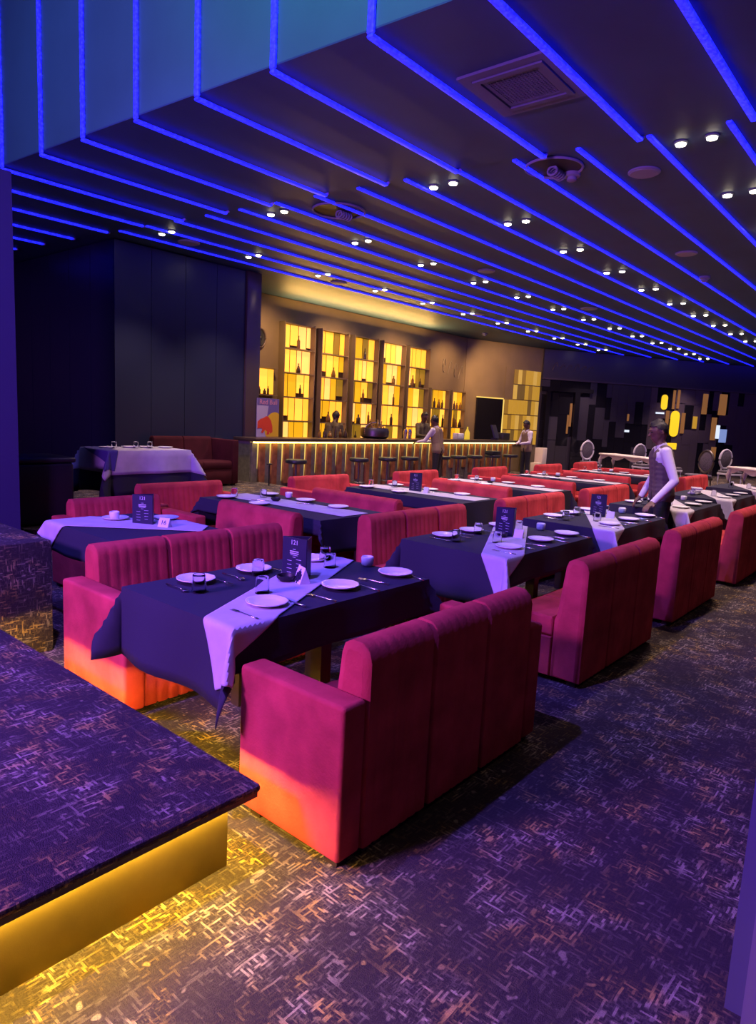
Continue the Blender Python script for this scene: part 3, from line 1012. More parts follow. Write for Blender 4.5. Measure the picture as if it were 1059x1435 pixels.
TU = [(1.65, 3.0), (3.85, 5.23), (5.70, 7.05), (7.80, 9.20), (9.75, 11.1), (11.9, 13.2)]
TN = ['nearest front table', 'second front table', 'third front table', 'fourth front table', 'fifth front table', 'sixth front table']
ANG = math.radians(27)
for i, ((u0, u1), nm) in enumerate(zip(TU, TN)):
    uc, vc, hx, hy = (u0 + u1) / 2, 2.565, (u1 - u0) / 2, .435
    table(uc, vc, hx, hy, 'dark wooden %s hidden under a charcoal cloth' % nm)
    o = grid_cloth('tablecloth', hx, hy, .34, .19, M['cloth_navy'], (uc, vc, TZ), ph=i * 1.3)
    tag(o, 'charcoal cloth draped over the %s' % nm, 'tablecloth', 'charcoal tablecloths on the front tables')
    o = runner_cloth('table_runner', hx, hy, (0, -.055), ANG, hx / math.cos(ANG) + .24, hx / math.cos(ANG) * .96, .29, M['cloth_pale'], (uc, vc, TZ), ph=i * 1.3)
    tag(o, 'pale linen runner laid slantwise across the %s' % nm, 'table runner', 'pale runners on the front tables')
    z = TZ + .0125
    for k, x in enumerate((-.35, .135, .585)):
        put('plate', uc + x, vc - .265, z, 'white plate, aisle side of the %s, %s from the platform' % (nm, ordn[k]), 'plate', 'white plates on the front tables', .3 * k)
    for k, x in enumerate((-.355, .02, .47)):
        if i >= 4:
            continue
        put('plate', uc + x, vc + .285, z, 'white plate, rear side of the %s, %s from the platform' % (nm, ordn[k]), 'plate', 'white plates on the front tables', .3 * k)
    gl = [(-.455, .115, 'beside the first rear plate'), (-.02, .20, 'in front of the middle rear plate'), (-.245, -.105, 'on the runner behind the first aisle plate'), (.52, .23, 'by the far end of the runner'), (.41, .08, 'on the middle of the runner')]
    for k, (x, y, wh) in enumerate(gl):
        if i >= 3 and k > 2:
            continue
        put('tumbler', uc + x, vc + y, z, 'upturned clear tumbler %s of the %s' % (wh, nm), 'glass', 'tumblers on the front tables')
    if i < 4:
        put('candle_glass', uc + .635, vc - .01, TZ + .006, 'small frosted candle glass at the far end of the %s' % nm, 'glass', 'candle glasses')
    if i < 3:
        cl = [('spoon', -.505, .23, PI, 'left of the first rear plate'), ('fork', -.265, .205, PI, 'right of the first rear plate'), ('spoon', -.155, .245, PI, 'left of the middle rear plate'), ('fork', -.53, -.335, 0, 'left of the first aisle plate'),
              ('knife', -.245, -.325, 0, 'right of the first aisle plate'), ('fork', -.085, -.355, .12, 'left of the middle aisle plate'), ('knife', .235, -.36, 0, 'right of the middle aisle plate'), ('fork', .36, -.305, .2, 'between the middle and last aisle plates'), ('spoon', .12, .21, PI, 'right of the middle rear plate'), ('knife', .615, -.37, -.2, 'in front of the last aisle plate')]
        for kd, x, y, rz, wh in cl:
            put(kd, uc + x, vc + y, z if abs(y) < .2 else z - .002, 'steel %s %s of the %s' % (kd, wh, nm), 'cutlery', 'steel cutlery on the front tables', rz)
    if i < 3:
        menu(uc + .085, vc + .03, TZ + .0125, 'black three-sided menu printed 121 on the %s' % nm, -.12 if i else .12)
        bowl(uc + .0, vc + .0, TZ + .0125, 'small black bowl in front of the menu on the %s' % nm)
        if i == 0:
            tent(uc + .045, vc - .075, TZ + .0125, 'striped napkin holder between black bowl and menu on the nearest front table', None, -.35, .085, .085, stripes=True)
        else:
            tent(uc + .09, vc - .10, TZ + .0125, 'white table number card in front of the menu on the %s' % nm, None, .25, .07, .065)
# folded napkins stacked on the fifth table
for k in range(3):
    tag(MB().rbox(-.09, .09, -.07, .07, 0, .028, .01).build('folded_napkin', M['cloth_pale'], None, (10.2 + .05 * k, 2.72, TZ + .011 + .03 * k), .2 * k), 'folded pale napkin, %s from the bottom of the pile on the fifth front table' % ordn[k], 'napkin', 'napkin pile')

# table sixteen behind the nearest facing sofa
uc, vc, hx, hy = 2.58, 4.52, .42, .50
table(uc, vc, hx, hy, 'dark wooden table numbered sixteen under a charcoal cloth')
tag(grid_cloth('tablecloth', hx, hy, .2, .2, M['cloth_navy'], (uc, vc, TZ), ph=.7), 'charcoal cloth over the table numbered sixteen', 'tablecloth')
tag(runner_cloth('table_runner', hx, hy, (0.02, .05), math.radians(-47), .74, .56, .46, M['cloth_pale'], (uc, vc, TZ), ph=.7), 'pale runner hanging off the corner of the table numbered sixteen', 'table runner')
z = TZ + .0125
put('plate', 2.90, 4.60, z, 'white plate beside the menu on the table numbered sixteen', 'plate', 'plates on table sixteen')
put('plate', 2.58, 4.78, z, 'white plate with an upturned cup on the table numbered sixteen', 'plate', 'plates on table sixteen')
put('candle_glass', 2.56, 4.76, z + .006, 'white cup standing on a plate on the table numbered sixteen', 'cup', None)
menu(2.64, 4.50, z, 'black menu with pale printed lines on the table numbered sixteen', .5)
tent(2.70, 4.30, z, 'small tent card numbered 16 beside the black menu', '16', .45, .085, .065)

# rear tables
CU = [(3.92, 4.76), (6.05, 6.86), (8.0, 8.75), (10.1, 10.95), (12.5, 13.3)]
CN = ['first rear table', 'second rear table', 'third rear table', 'fourth rear table', 'fifth rear table']
for i, ((u0, u1), nm) in enumerate(zip(CU, CN)):
    v0, v1 = 3.92, 5.62
    uc, vc, hx, hy = (u0 + u1) / 2, (v0 + v1) / 2, (u1 - u0) / 2, (v1 - v0) / 2
    table(uc, vc, hx, hy, 'dark wooden %s hidden under a charcoal cloth' % nm)
    tag(grid_cloth('tablecloth', hx, hy, .13, .30, M['cloth_navy'], (uc, vc, TZ), ph=i), 'charcoal cloth draped over the %s' % nm, 'tablecloth', 'charcoal tablecloths on the rear tables')
    tag(runner_cloth('table_runner', hx, hy, (.02, 0), PI / 2 + .04, hy * .97, hy * .99, .36, M['cloth_pale'], (uc, vc, TZ), ph=i), 'pale runner along the middle of the %s' % nm, 'table runner', 'pale runners on the rear tables')
    z = TZ + .0125
    for k, (x, y, wh) in enumerate(((.28, .62, 'right side, farthest'), (.29, .08, 'right side, middle'), (-.24, .66, 'left side, farthest'), (-.27, .12, 'left side, middle'), (.24, -.42, 'right side, nearest'))):
        put('plate', uc + x, vc + y, z, 'white plate on the %s, %s' % (nm, wh), 'plate', 'white plates on the rear tables', k * .5)
    put('candle_glass', uc + .3, vc + .34, z, 'frosted candle glass on the right edge of the %s' % nm, 'glass', 'candle glasses on the rear tables')
    put('tumbler', uc + .1, vc + .5, z, 'upturned tumbler on the runner of the %s' % nm, 'glass', 'tumblers on the rear tables')
    put('tumbler', uc - .1, vc + .72, z, 'upturned tumbler at the far end of the %s' % nm, 'glass', 'tumblers on the rear tables')
    if i != 1:
        bowl(uc + .02, vc + .22, z, 'black bowl on the runner of the %s' % nm)
    for kd, x, y in (('fork', -.1, .3), ('spoon', .12, -.1)):
        put(kd, uc + x, vc + y, z, 'steel %s on the runner of the %s' % (kd, nm), 'cutlery', 'cutlery on the rear tables', .6)
menu(6.47, 4.88, TZ + .0125, 'black menu standing on the second rear table', 0.1)
tent(6.43, 4.68, TZ + .0125, 'white card against the menu on the second rear table', None, .1, .06, .07)

# white-clothed table on the raised floor
uc, vc, hx, hy = 4.64, 8.05, .57, .36
table(uc, vc, hx, hy, 'table under a white cloth on the raised floor by the dark glass', .3)
tag(grid_cloth('under_cloth', hx, hy, .5, .55, M['cloth_navy'], (uc, vc, .3 + TZ)), 'dark under cloth of the table on the raised floor', 'tablecloth')
tag(grid_cloth('white_tablecloth', hx, hy, .27, .29, M['cloth_pale'], (uc, vc, .3 + TZ), off=.012), 'white cloth with hanging corners on the raised floor table', 'tablecloth')
tag(runner_cloth('blue_runner', hx, hy, (-.50, 0), PI / 2 - .25, .60, .5, .26, M['cloth_blue'], (uc, vc, .3 + TZ), off=.018), 'blue runner across the end of the white-clothed table', 'table runner')
for k, (x, y) in enumerate(((-.35, .1), (-.02, .15), (.2, .12), (.45, .05))):
    put('plate', uc + x, vc + y, .3 + TZ + .016, 'plate on the white-clothed table, %s from the black banquette' % ordn[k], 'plate', 'plates on the white-clothed table')
for k, x in enumerate((-.3, 0, .2)):
    put('tumbler', uc + x, vc + .02, .3 + TZ + .022, 'tumbler on the white-clothed table, %s from the black banquette' % ordn[k], 'glass', 'tumblers on the white-clothed table')
# black leather banquette block
t = thing('black_banquette', 'tall black leather banquette back beside the white-clothed table', 'sofa', (0, 0, 0))
MB().rbox(2.60, 3.47, 7.32, 7.9, .31, .97, .03, 3).build('backrest', M['leather'], t)
MB().rbox(2.58, 3.49, 7.30, 7.95, .972, 1.03, .025, 3).build('top_pad', M['leather'], t)

# ------------------------------------------------------------------ bar
bar = thing('bar_counter', 'long bar counter with a lit edge and slatted wooden front', 'bar counter', (0, 0, 0))
MB().rbox(7.95, 17.75, 9.70, 10.36, 1.065, 1.125, .008).build('countertop', M['counter'], bar)
MB().box(8.0, 17.7, 9.92, 10.30, .0, 1.064).build('carcass', M['stone_bar'], bar)
MB().box(8.0, 17.7, 9.78, 9.83, 1.035, 1.062).build('led_strip', M['led_bar'], bar)
rr = random.Random(11)
n = 32
for k in range(n):
    x = 8.02 + k * .302
    MB().box(x, x + .125, 9.885, 9.918, .02, 1.03).build('grey_slat', M['stone_bar'], bar)
    zb = rr.choice((.06, .25, .4, .1))
    m = MB()
    y0, y1 = 9.865, 9.915
    vs = [(x + .165, y0, zb), (x + .30, y0, zb), (x + .30, y0, 1.02), (x + .185, y0, 1.02)]
    vs += [(a, y1, c) for a, _, c in vs]
    m.add(vs, [(0, 1, 2, 3), (7, 6, 5, 4), (4, 5, 1, 0), (5, 6, 2, 1), (6, 7, 3, 2), (7, 4, 0, 3)])
    m.build('wood_slat', M['wood_bar'], bar)
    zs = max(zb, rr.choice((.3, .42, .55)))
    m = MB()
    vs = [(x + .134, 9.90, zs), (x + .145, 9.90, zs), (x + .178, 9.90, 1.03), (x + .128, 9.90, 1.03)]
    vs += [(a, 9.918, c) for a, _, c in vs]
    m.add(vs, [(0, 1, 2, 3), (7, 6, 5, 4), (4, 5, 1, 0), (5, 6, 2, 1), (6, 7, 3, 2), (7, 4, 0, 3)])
    m.build('led_glow_wedge', M['glow_warm'], bar)  # falloff of the counter LED built as a glowing wedge
# bar stools
st = None
for k, u in enumerate((8.46, 10.19, 11.1, 11.87, 13.12, 13.82, 14.55, 15.42, 16.36)):
    lab = 'black round backless bar stool at the counter, %s from the pillar' % ordn[k]
    if st is None:
        st = thing('bar_stool', lab, 'stool', (u, 9.15, 0), 0, 'bar stools along the counter')
        MB().lathe([(.17, .70), (.20, .715), (.205, .75), (.19, .775), (.01, .78)], 20).build('seat', M['leather'], st)
        MB().tube([(0, 0, .02), (0, 0, .70)], .022, 10).build('pole', M['steel_dark'], st)
        MB().tube([(.13 * math.cos(a), .13 * math.sin(a), .28) for a in [i * PI / 8 for i in range(16)]], .01, 6, closed=True).build('footrest', M['steel_dark'], st)
        MB().lathe([(.2, 0), (.2, .012), (.03, .03)], 20).build('base', M['steel_dark'], st)
    else:
        dup(st, (u, 9.15, 0), 0, lab)
t = thing('slim_stand', 'slim black stand with a round base at the left end of the counter', 'stand', (7.95, 9.3, 0))
MB().lathe([(.16, 0), (.16, .015), (.02, .03)], 20).build('base', M['steel_dark'], t)
MB().tube([(0, 0, .02), (0, 0, .68)], .014, 8).build('pole', M['black'], t)
MB().lathe([(.05, .68), (.05, .70), (.01, .705)], 14).build('cap', M['black'], t)

# backlit shelves
cols = [(10.47, 11.39, 3.63, 5, 'tallest-row shelf beside the wall speaker'), (11.66, 12.56, 3.62, 5, ''), (12.82, 13.71, 3.61, 5, ''), (13.95, 14.87, 3.60, 5, ''), (15.08, 16.0, 3.59, 5, ''), (16.2, 17.1, 2.5, 3, ''), (17.3, 18.0, 2.5, 3, '')]
clab = ['tall amber backlit bottle shelf nearest the round wall speaker', 'second tall amber backlit shelf counted from the wall speaker', 'third tall amber backlit shelf, above the ice tub', 'fourth tall amber backlit shelf counted from the wall speaker', 'fifth tall amber backlit shelf, next to the low shelves', 'low amber backlit shelf next to the tall ones', 'low amber backlit shelf beside the black doorway']
rb = random.Random(23)
bprof = [[(.034, 0), (.036, .01), (.036, .16), (.014, .21), (.013, .27), (.015, .275)], [(.045, 0), (.047, .01), (.045, .12), (.018, .16), (.018, .2), (.022, .21)], [(.03, 0), (.03, .2), (.012, .24), (.012, .31)], [(.05, 0), (.055, .06), (.03, .15), (.015, .18), (.02, .23)]]
bm_ = [MB().lathe(p_, 10).mesh('bottle', mm) for p_ in bprof for mm in (M['bottle'], M['bottle_d'])]
PITCH_Z = .553
for ci, (x0, x1, zt, nr, _) in enumerate(cols):
    t = thing('backlit_shelf', clab[ci], 'shelf', (0, 0, 0), 0, 'backlit shelves behind the bar')
    pz = PITCH_Z
    zb = zt - nr * pz
    for x in (x0 - .03, x1 + .005):
        MB().box(x, x + .025, 11.80, 11.998, zb - .03, zt + .03).build('side_frame', M['wall_grey'], t)
    MB().box(x0 - .01, x1 + .01, 11.97, 11.998, zb, zt).build('back_board', M['wood_dark'], t)
    for r_ in range(nr + 1):
        zz = zt - r_ * pz
        MB().box(x0 - .004, x1 + .004, 11.80, 11.966, zz - .012, zz + .012).build('shelf_board', M['wall_grey'], t)
    for r_ in range(nr):
        z1 = zt - r_ * pz - .02
        z0 = z1 - pz + .04
        nP = 4 if ci < 5 else rb.choice((3, 4))
        cuts = [x0]
        ws_ = [rb.uniform(.7, 1.4) for _ in range(nP)]
        sm = sum(ws_)
        for w_ in ws_:
            cuts.append(cuts[-1] + (x1 - x0) * w_ / sm)
        for a, c in zip(cuts[:-1], cuts[1:]):
            q_ = rb.random()
            mm = M['am'][0] if q_ < .28 else M['am'][1] if q_ < .48 else M['am'][4] if q_ < .66 else M['am'][2] if q_ < .88 else M['am'][3]
            MB().box(a + .016, c - .016, 11.94, 11.955, z0 + (rb.uniform(.04, .15) if rb.random() < .18 else 0), z1).build('backlit_panel', mm, t)
        nb = rb.choice((0, 1, 1, 2)) if r_ > 0 else rb.choice((0, 0, 1))
        if ci >= 5:
            nb = 3
        for kb in range(nb):
            xx = x0 + .09 + (x1 - x0 - .18) * (kb + rb.uniform(.3, .7)) / max(nb, 1)
            o = bpy.data.objects.new('bottle', rb.choice(bm_))
            C.objects.link(o)
            o.location = (xx, 11.87, zt - (r_ + 1) * pz + .013)
            sc_ = rb.uniform(.9, 1.25)
            o.scale = (sc_, sc_, sc_)
            tag(o, 'dark bottle on row %s of the %s bar shelf, %s in its row' % (['one', 'two', 'three', 'four', 'five'][r_], ordn[ci], ordn[kb]), 'bottle', 'bottles on the backlit bar shelves')
# small shelf left of the tall ones
t = thing('small_backlit_shelf', 'small amber backlit shelf above the drink poster', 'shelf', (0, 0, 0))
MB().box(9.66, 10.28, 11.97, 11.998, 1.98, 2.58).build('back_board', M['am'][3], t)
for z_ in (1.97, 2.575):
    MB().box(9.66, 10.28, 11.8, 11.966, z_, z_ + .025).build('shelf_board', M['wall_grey'], t)
for a, c, mm in ((9.68, 9.83, 1), (9.85, 10.08, 4), (10.1, 10.26, 0)):
    MB().box(a, c, 11.94, 11.955, 2.01, 2.56).build('backlit_panel', M['am'][mm], t)
for k, x in enumerate((9.8, 9.95, 10.05)):
    o = bpy.data.objects.new('bottle', bm_[k * 2 + 1])
    C.objects.link(o)
    o.location = (x, 11.87, 1.996)
    o.scale = (.8, .8, .6)
    tag(o, 'squat dark bottle on the small shelf over the drink poster, %s from the pillar' % ordn[k], 'bottle', 'bottles on the small shelf')
# wall speaker
t = thing('wall_speaker', 'dark oval speaker on the grey wall beside the tall shelves', 'speaker', (9.87, 11.98, 3.22), 0)
MB().tube([(.13 * math.cos(a), -.03, .2 * math.sin(a)) for a in [i * PI / 12 for i in range(24)]], .022, 8, closed=True).build('rim', M['bronze'], t)
m = MB().lathe([(.12, -.0), (.11, .02), (.05, .005), (.02, .03), (.005, .035)], 20)
m.v = [(x, -.01 - z, y * 1.5) for x, y, z in m.v]
m.build('cone', M['black'], t)
# drink poster standing at the counter end
t = thing('drink_poster', 'energy drink poster with a red bull before a yellow sun', 'poster', (8.46, 10.3, 1.1255), 0)
t.scale = (.87, .87, .87)
MB().box(0, .64, 0, .02, 0, .86).build('board', M['lilac_print'], t)
MB().add([(.28, -.002, .38), (.638, -.002, .38), (.638, -.002, .70), (.33, -.002, .70)], [(0, 1, 2, 3)]).build('blue_field', M['blue_print'], t)
MB().add([(.002, -.002, .70), (.638, -.002, .70), (.638, -.002, .858), (.002, -.002, .858)], [(0, 1, 2, 3)]).build('heading_band', M['blue_print'], t)
text_mesh('Red Bull', .155, M['pink_print'], t, (.32, -.005, .775), (PI / 2, 0, 0))
pts = [(min(.638, .52 + .30 * math.cos(a)), -.004, max(.004, .2 + .36 * math.sin(a))) for a in [i * 2 * PI / 28 for i in range(28)]]
MB().add(pts, [tuple(range(28))]).build('sun_disc', M['yellow_print'], t)
ol = [(.02, .34), (.10, .40), (.18, .42), (.27, .47), (.34, .44), (.41, .36), (.45, .24), (.46, .12), (.40, .07), (.37, .12), (.36, .06), (.28, .05), (.30, .12), (.24, .16), (.17, .08), (.12, .10), (.16, .18), (.10, .20), (.02, .18)]
MB().add([(x, -.006, z) for x, z in ol], [tuple(range(len(ol)))]).build('bull_emblem', M['red_print'], t)
# black doorway/screen on the side wall, with lit edge, and amber panels
def sidebox(name, s0, s1, z0, z1, m, parent, off=.05, th=.04):
    return oblique(PA, PB, z0, z1, th, s0, s1, off).build(name, m, parent)
t = thing('bar_screen', 'black panel with a lit edge beside the bar shelves', 'screen', (0, 0, 0))
sidebox('panel', .52, 1.64, 1.0, 2.38, M['wall_dark2'], t, .08, .05)
sidebox('lit_edge', .50, 1.66, 2.385, 2.42, M['glow_warm'], t, .08, .04)
sidebox('lit_edge', 1.65, 1.70, 1.0, 2.38, M['glow_warm'], t, .08, .04)
t = thing('side_amber_panels', 'dim glowing amber panels on the angled wall beside the doorway', 'shelf', (0, 0, 0))  # rows of thin amber boxes with their own glow
sidebox('back_board', 1.74, 3.38, .9, 3.44, M['wall_grey'], t, .02, .02)
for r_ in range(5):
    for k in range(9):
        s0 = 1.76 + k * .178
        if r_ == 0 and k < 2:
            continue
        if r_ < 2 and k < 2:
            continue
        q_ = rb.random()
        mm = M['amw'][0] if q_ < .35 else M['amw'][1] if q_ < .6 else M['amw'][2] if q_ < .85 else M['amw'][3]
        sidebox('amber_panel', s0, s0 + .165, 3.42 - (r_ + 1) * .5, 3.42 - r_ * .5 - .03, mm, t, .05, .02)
# things on the counter
t = thing('ice_tub', 'wide dark ice tub full of bottles on the counter', 'ice tub', (11.85, 10.2, 1.126))
MB().lathe([(.27, 0), (.33, .05), (.34, .17), (.31, .24), (.29, .24), (.30, .1), (.02, .03)], 24).build('tub', M['steel_dark'], t)
m = MB().tube([(.36 * math.cos(a), 0, .16 + .2 * math.sin(a)) for a in [i * PI / 10 for i in range(-1, 12)]], .012, 6)
m.build('handle', M['steel'], t)
for k in range(7):
    a = k * .9
    o = bpy.data.objects.new('bottle', bm_[(k * 2) % 8])
    C.objects.link(o)
    o.location = (11.85 + .17 * math.cos(a) * (.4 if k == 6 else 1), 10.2 + .17 * math.sin(a) * (.4 if k == 6 else 1), 1.126 + .13)
    o.rotation_euler = (.2 * math.sin(a), .25 * math.cos(a), 0)
    tag(o, 'bottle standing in the ice tub on the bar counter', 'bottle', 'bottles in the ice tub')
for k in range(2):
    t = thing('drinks_shaker', 'small steel shaker on the counter, %s' % ('next to the ice tub' if k == 0 else 'second from the ice tub'), 'shaker', (13.0 + k * .17, 10.2, 1.126), 0, 'shakers on the counter')
    MB().lathe([(.035, 0), (.05, .16), (.05, .17)], 14).build('cup', M['steel'], t)
    MB().lathe([(.048, .17), (.03, .23), (.015, .235)], 14).build('cap', M['steel'], t)
for k in range(6):
    o = bpy.data.objects.new('bottle', bm_[(k * 3) % 8])
    C.objects.link(o)
    o.location = (10.15 + k * .16, 10.28, 1.126)
    o.scale = (1, 1, .9 if k % 2 else .6)
    tag(o, 'bottle on the counter between poster and bartender, %s from the poster' % ordn[k], 'bottle', 'bottles on the counter')
tag(MB().rbox(-.14, .14, -.09, .09, 0, .16, .01).build('napkin_box', M['white_card'], None, (15.25, 10.15, 1.126)), 'white napkin box on the counter beyond the leaning waiter', 'box')
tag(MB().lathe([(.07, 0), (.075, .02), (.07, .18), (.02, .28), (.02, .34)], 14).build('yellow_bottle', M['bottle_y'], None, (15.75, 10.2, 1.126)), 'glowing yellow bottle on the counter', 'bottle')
t = thing('till_screen', 'black till monitor on the right end of the counter', 'monitor', (17.0, 10.0, 1.126), .35)
m = MB().box(-.32, .32, -.02, .02, .05, .42)
m.v = [(x, y + (z - .05) * .35, z) for x, y, z in m.v]
m.build('display', M['card_black'], t)
MB().box(-.1, .1, -.05, .15, 0, .05).build('stand', M['black'], t)
tag(MB().rbox(-.2, .2, -.15, .15, 0, .2, .01).build('receipt_printer', M['steel_dark'], None, (17.5, 10.12, 1.126)), 'receipt printer beside the till monitor', 'printer')
tag(MB().rbox(-.2, .2, -.12, .12, 0, .1, .01).build('dark_case', M['leather'], None, (15.42, 9.15, .781)), 'dark case lying on a bar stool seat', 'box')

# ------------------------------------------------------------------ people
def ico():
    bm = bmesh.new()
    bmesh.ops.create_icosphere(bm, subdivisions=2, radius=1)
    v = np.array([x.co[:] for x in bm.verts])
    bm.verts.index_update()
    f = np.array([[x.index for x in q_.verts] for q_ in bm.faces])
    bm.free()
    return v, f
IV, IF = ico()

def blob_mesh(caps, ells, voxel, smooth=4):
    V_, F_ = [], []
    n = 0
    for p0, r0, p1, r1, _t in caps:
        p0, p1 = np.array(p0), np.array(p1)
        L_ = np.linalg.norm(p1 - p0)
        k = max(2, int(L_ / (min(r0, r1) * .55)) + 1)
        for i in range(k + 1):
            t = i / k
            V_.append(IV * (r0 + (r1 - r0) * t) + p0 + (p1 - p0) * t)
            F_.append(IF + n)
            n += len(IV)
    for c_, rad, _t in ells:
        V_.append(IV * np.array(rad) + np.array(c_))
        F_.append(IF + n)
        n += len(IV)
    me = bpy.data.meshes.new('tmp')
    me.from_pydata(np.concatenate(V_).tolist(), [], np.concatenate(F_).tolist())
    o = bpy.data.objects.new('tmp', me)
    C.objects.link(o)
    r = o.modifiers.new('r', 'REMESH')
    r.mode = 'VOXEL'
    r.voxel_size = voxel
    r.use_smooth_shade = True
    s_ = o.modifiers.new('s', 'SMOOTH')
    s_.iterations = smooth
    s_.factor = .5
    bpy.context.view_layer.update()
    out = bpy.data.meshes.new_from_object(o.evaluated_get(bpy.context.evaluated_depsgraph_get()))
    bpy.data.objects.remove(o)
    bpy.data.meshes.remove(me)
    return out

def person(name, lab, loc, rz, lean=0., head_yaw=0., head_pitch=.2, armL=None, armR=None, legs=((.09, .02), (-.09, -.02)), vest='vest', shirt='shirt', voxel=.012, h=1.0, twist=0.):
    """facing +y; armX = (elbow, wrist, hand direction) in body coordinates before the lean"""
    t = thing(name, lab, 'person', loc, rz, 'staff')
    pel = Vector((0, 0, .94))
    R_ = Matrix.Rotation(-lean, 3, 'X')
    TW = Matrix.Rotation(twist, 3, 'Z')
    def up_(p_):
        return pel + R_ @ (TW @ (Vector(p_) - pel))
    caps, ells = [], []
    # torso
    caps += [(up_((-.075, .0, .95)), .105, up_((-.07, .0, 1.12)), .098, 'shirt'), (up_((.075, .0, .95)), .105, up_((.07, .0, 1.12)), .098, 'shirt'),
             (up_((-.08, .0, 1.12)), .098, up_((-.10, .005, 1.33)), .105, 'shirt'), (up_((.08, .0, 1.12)), .098, up_((.10, .005, 1.33)), .105, 'shirt'),
             (up_((-.10, .0, 1.38)), .075, up_((.10, .0, 1.38)), .075, 'shirt'), (up_((0, 0, 1.40)), .06, up_((0, .012, 1.50)), .052, 'skin'),
             (up_((0, -.005, 1.42)), .066, up_((0, .0, 1.445)), .062, 'shirt')]
    # head
    hc = up_((0, .03, 1.60))
    HR = R_ @ TW @ Matrix.Rotation(head_yaw, 3, 'Z') @ Matrix.Rotation(-head_pitch, 3, 'X')
    def hd(p_):
        return hc + HR @ Vector(p_)
    caps += [(hd((0, -.012, .025)), .083, hd((0, .018, .02)), .078, 'skin'), (hd((0, .02, -.03)), .066, hd((0, .042, -.075)), .042, 'skin'), (hd((0, -.02, -.03)), .065, hd((0, -.01, -.08)), .052, 'skin'),
             (hd((0, .088, .01)), .011, hd((0, .107, -.02)), .016, 'skin'), (hd((-.018, .083, -.055)), .010, hd((.018, .083, -.055)), .010, 'lip'), (hd((-.03, .083, .035)), .012, hd((.03, .083, .035)), .012, 'skin'),
             (hd((-.082, -.005, .012)), .014, hd((-.084, -.012, -.02)), .011, 'skin'), (hd((.082, -.005, .012)), .014, hd((.084, -.012, -.02)), .011, 'skin')]
    # arms
    for sx, arm in ((-1, armL), (1, armR)):
        if arm is None:
            arm = ((sx * .25, -.02, 1.13), (sx * .25, .06, .90), (0, .1, -1))
        sh = up_((sx * .178, 0, 1.385))
        el, wr = up_(arm[0]), up_(arm[1])
        hdv = (R_ @ TW @ Vector(arm[2])).normalized()
        caps += [(sh, .062, sh + (el - sh) * .5, .054, 'shirt'), (sh + (el - sh) * .5, .054, el, .046, 'shirt'), (el, .046, wr, .034, 'shirt'), (wr, .027, wr + hdv * .03, .026, 'skin')]
        side = hdv.cross(Vector((0, 0, 1)))
        if side.length < .2:
            side = hdv.cross(Vector((0, 1, 0)))
        side.normalize()
        nrm = side.cross(hdv).normalized()
        pb = wr + hdv * .03
        caps += [(pb + side * .018, .017, pb + hdv * .06 + side * .024, .015, 'skin'), (pb - side * .018, .017, pb + hdv * .06 - side * .024, .015, 'skin'), (pb, .018, pb + hdv * .06, .016, 'skin')]
        for k, ln in enumerate((.066, .078, .072, .055)):
            a = pb + hdv * .062 + side * (.030 - .02 * k)
            mdl = a + hdv * ln * .55 - nrm * .008
            caps += [(a, .0095, mdl, .009, 'skin'), (mdl, .009, mdl + (hdv * .8 - nrm * .6).normalized() * ln * .45, .008, 'skin')]
        tb = pb + hdv * .012 + side * .03 * sx
        caps += [(tb, .0125, tb + (hdv * .7 + side * sx).normalized() * .035, .011, 'skin'), (tb + (hdv * .7 + side * sx).normalized() * .035, .011, tb + (hdv * .7 + side * sx).normalized() * .035 + hdv * .026, .009, 'skin')]
    # legs
    for (x, y), kb in zip(legs, (.03, .02)):
        hip = Vector((x * .95, 0, .93))
        kn = Vector((x * 1.05, y * .6 + kb, .50))
        an = Vector((x * 1.1, y - .01, .09))
        caps += [(hip, .098, kn, .064, 'trouser'), (kn, .062, kn * .55 + an * .45, .062, 'trouser'), (kn * .55 + an * .45, .062, an, .05, 'trouser'),
                 (an - Vector((0, .03, .045)), .042, an + Vector((0, .13, -.055)), .034, 'shoe')]
    caps += [((-.07, 0, .93), .108, (.07, 0, .93), .108, 'trouser')]
    me = blob_mesh(caps, ells, voxel, 3)
    tags = ['skin', 'shirt', 'trouser', 'shoe', 'lip']
    mats_ = [M['skin'], M[shirt], M['trouser'], M['shoe'], M['skin']]
    for m_ in mats_:
        me.materials.append(m_)
    nf = len(me.polygons)
    cen = np.empty(nf * 3)
    me.polygons.foreach_get('center', cen)
    cen = cen.reshape(-1, 3)
    best = np.full(nf, 1e9)
    idx = np.zeros(nf, int)
    for p0, r0, p1, r1, tg in caps:
        p0, p1 = np.array(p0), np.array(p1)
        d = p1 - p0
        tt = np.clip(((cen - p0) @ d) / max(d @ d, 1e-9), 0, 1)
        ds = np.linalg.norm(cen - p0 - tt[:, None] * d, axis=1) - (r0 + (r1 - r0) * tt)
        k = ds < best
        best[k] = ds[k]
        idx[k] = tags.index(tg)
    me.polygons.foreach_set('material_index', idx.astype(np.int32))
    me.polygons.foreach_set('use_smooth', [True] * nf)
    o = bpy.data.objects.new('body', me)
    C.objects.link(o)
    o.parent = t
    # hair
    hm = blob_mesh([(hd((0, -.012, .027)), .095, hd((0, .018, .024)), .088, 'h'), (hd((0, -.03, -.04)), .068, hd((0, -.02, .02)), .08, 'h'), (hd((0, -.015, .085)), .058, hd((.01, .04, .085)), .042, 'h')], [], voxel, 2)
    bmh = bmesh.new()
    bmh.from_mesh(hm)
    HI = HR.inverted()
    kill = []
    for v in bmh.verts:
        l_ = HI @ (v.co - hc)
        if l_.z < -.085 or l_.z < .8 * l_.y + .008 or (l_.z < .05 + .25 * abs(l_.x) and l_.y > .04):
            kill.append(v)
    bmesh.ops.delete(bmh, geom=kill, context='VERTS')
    bmh.to_mesh(hm)
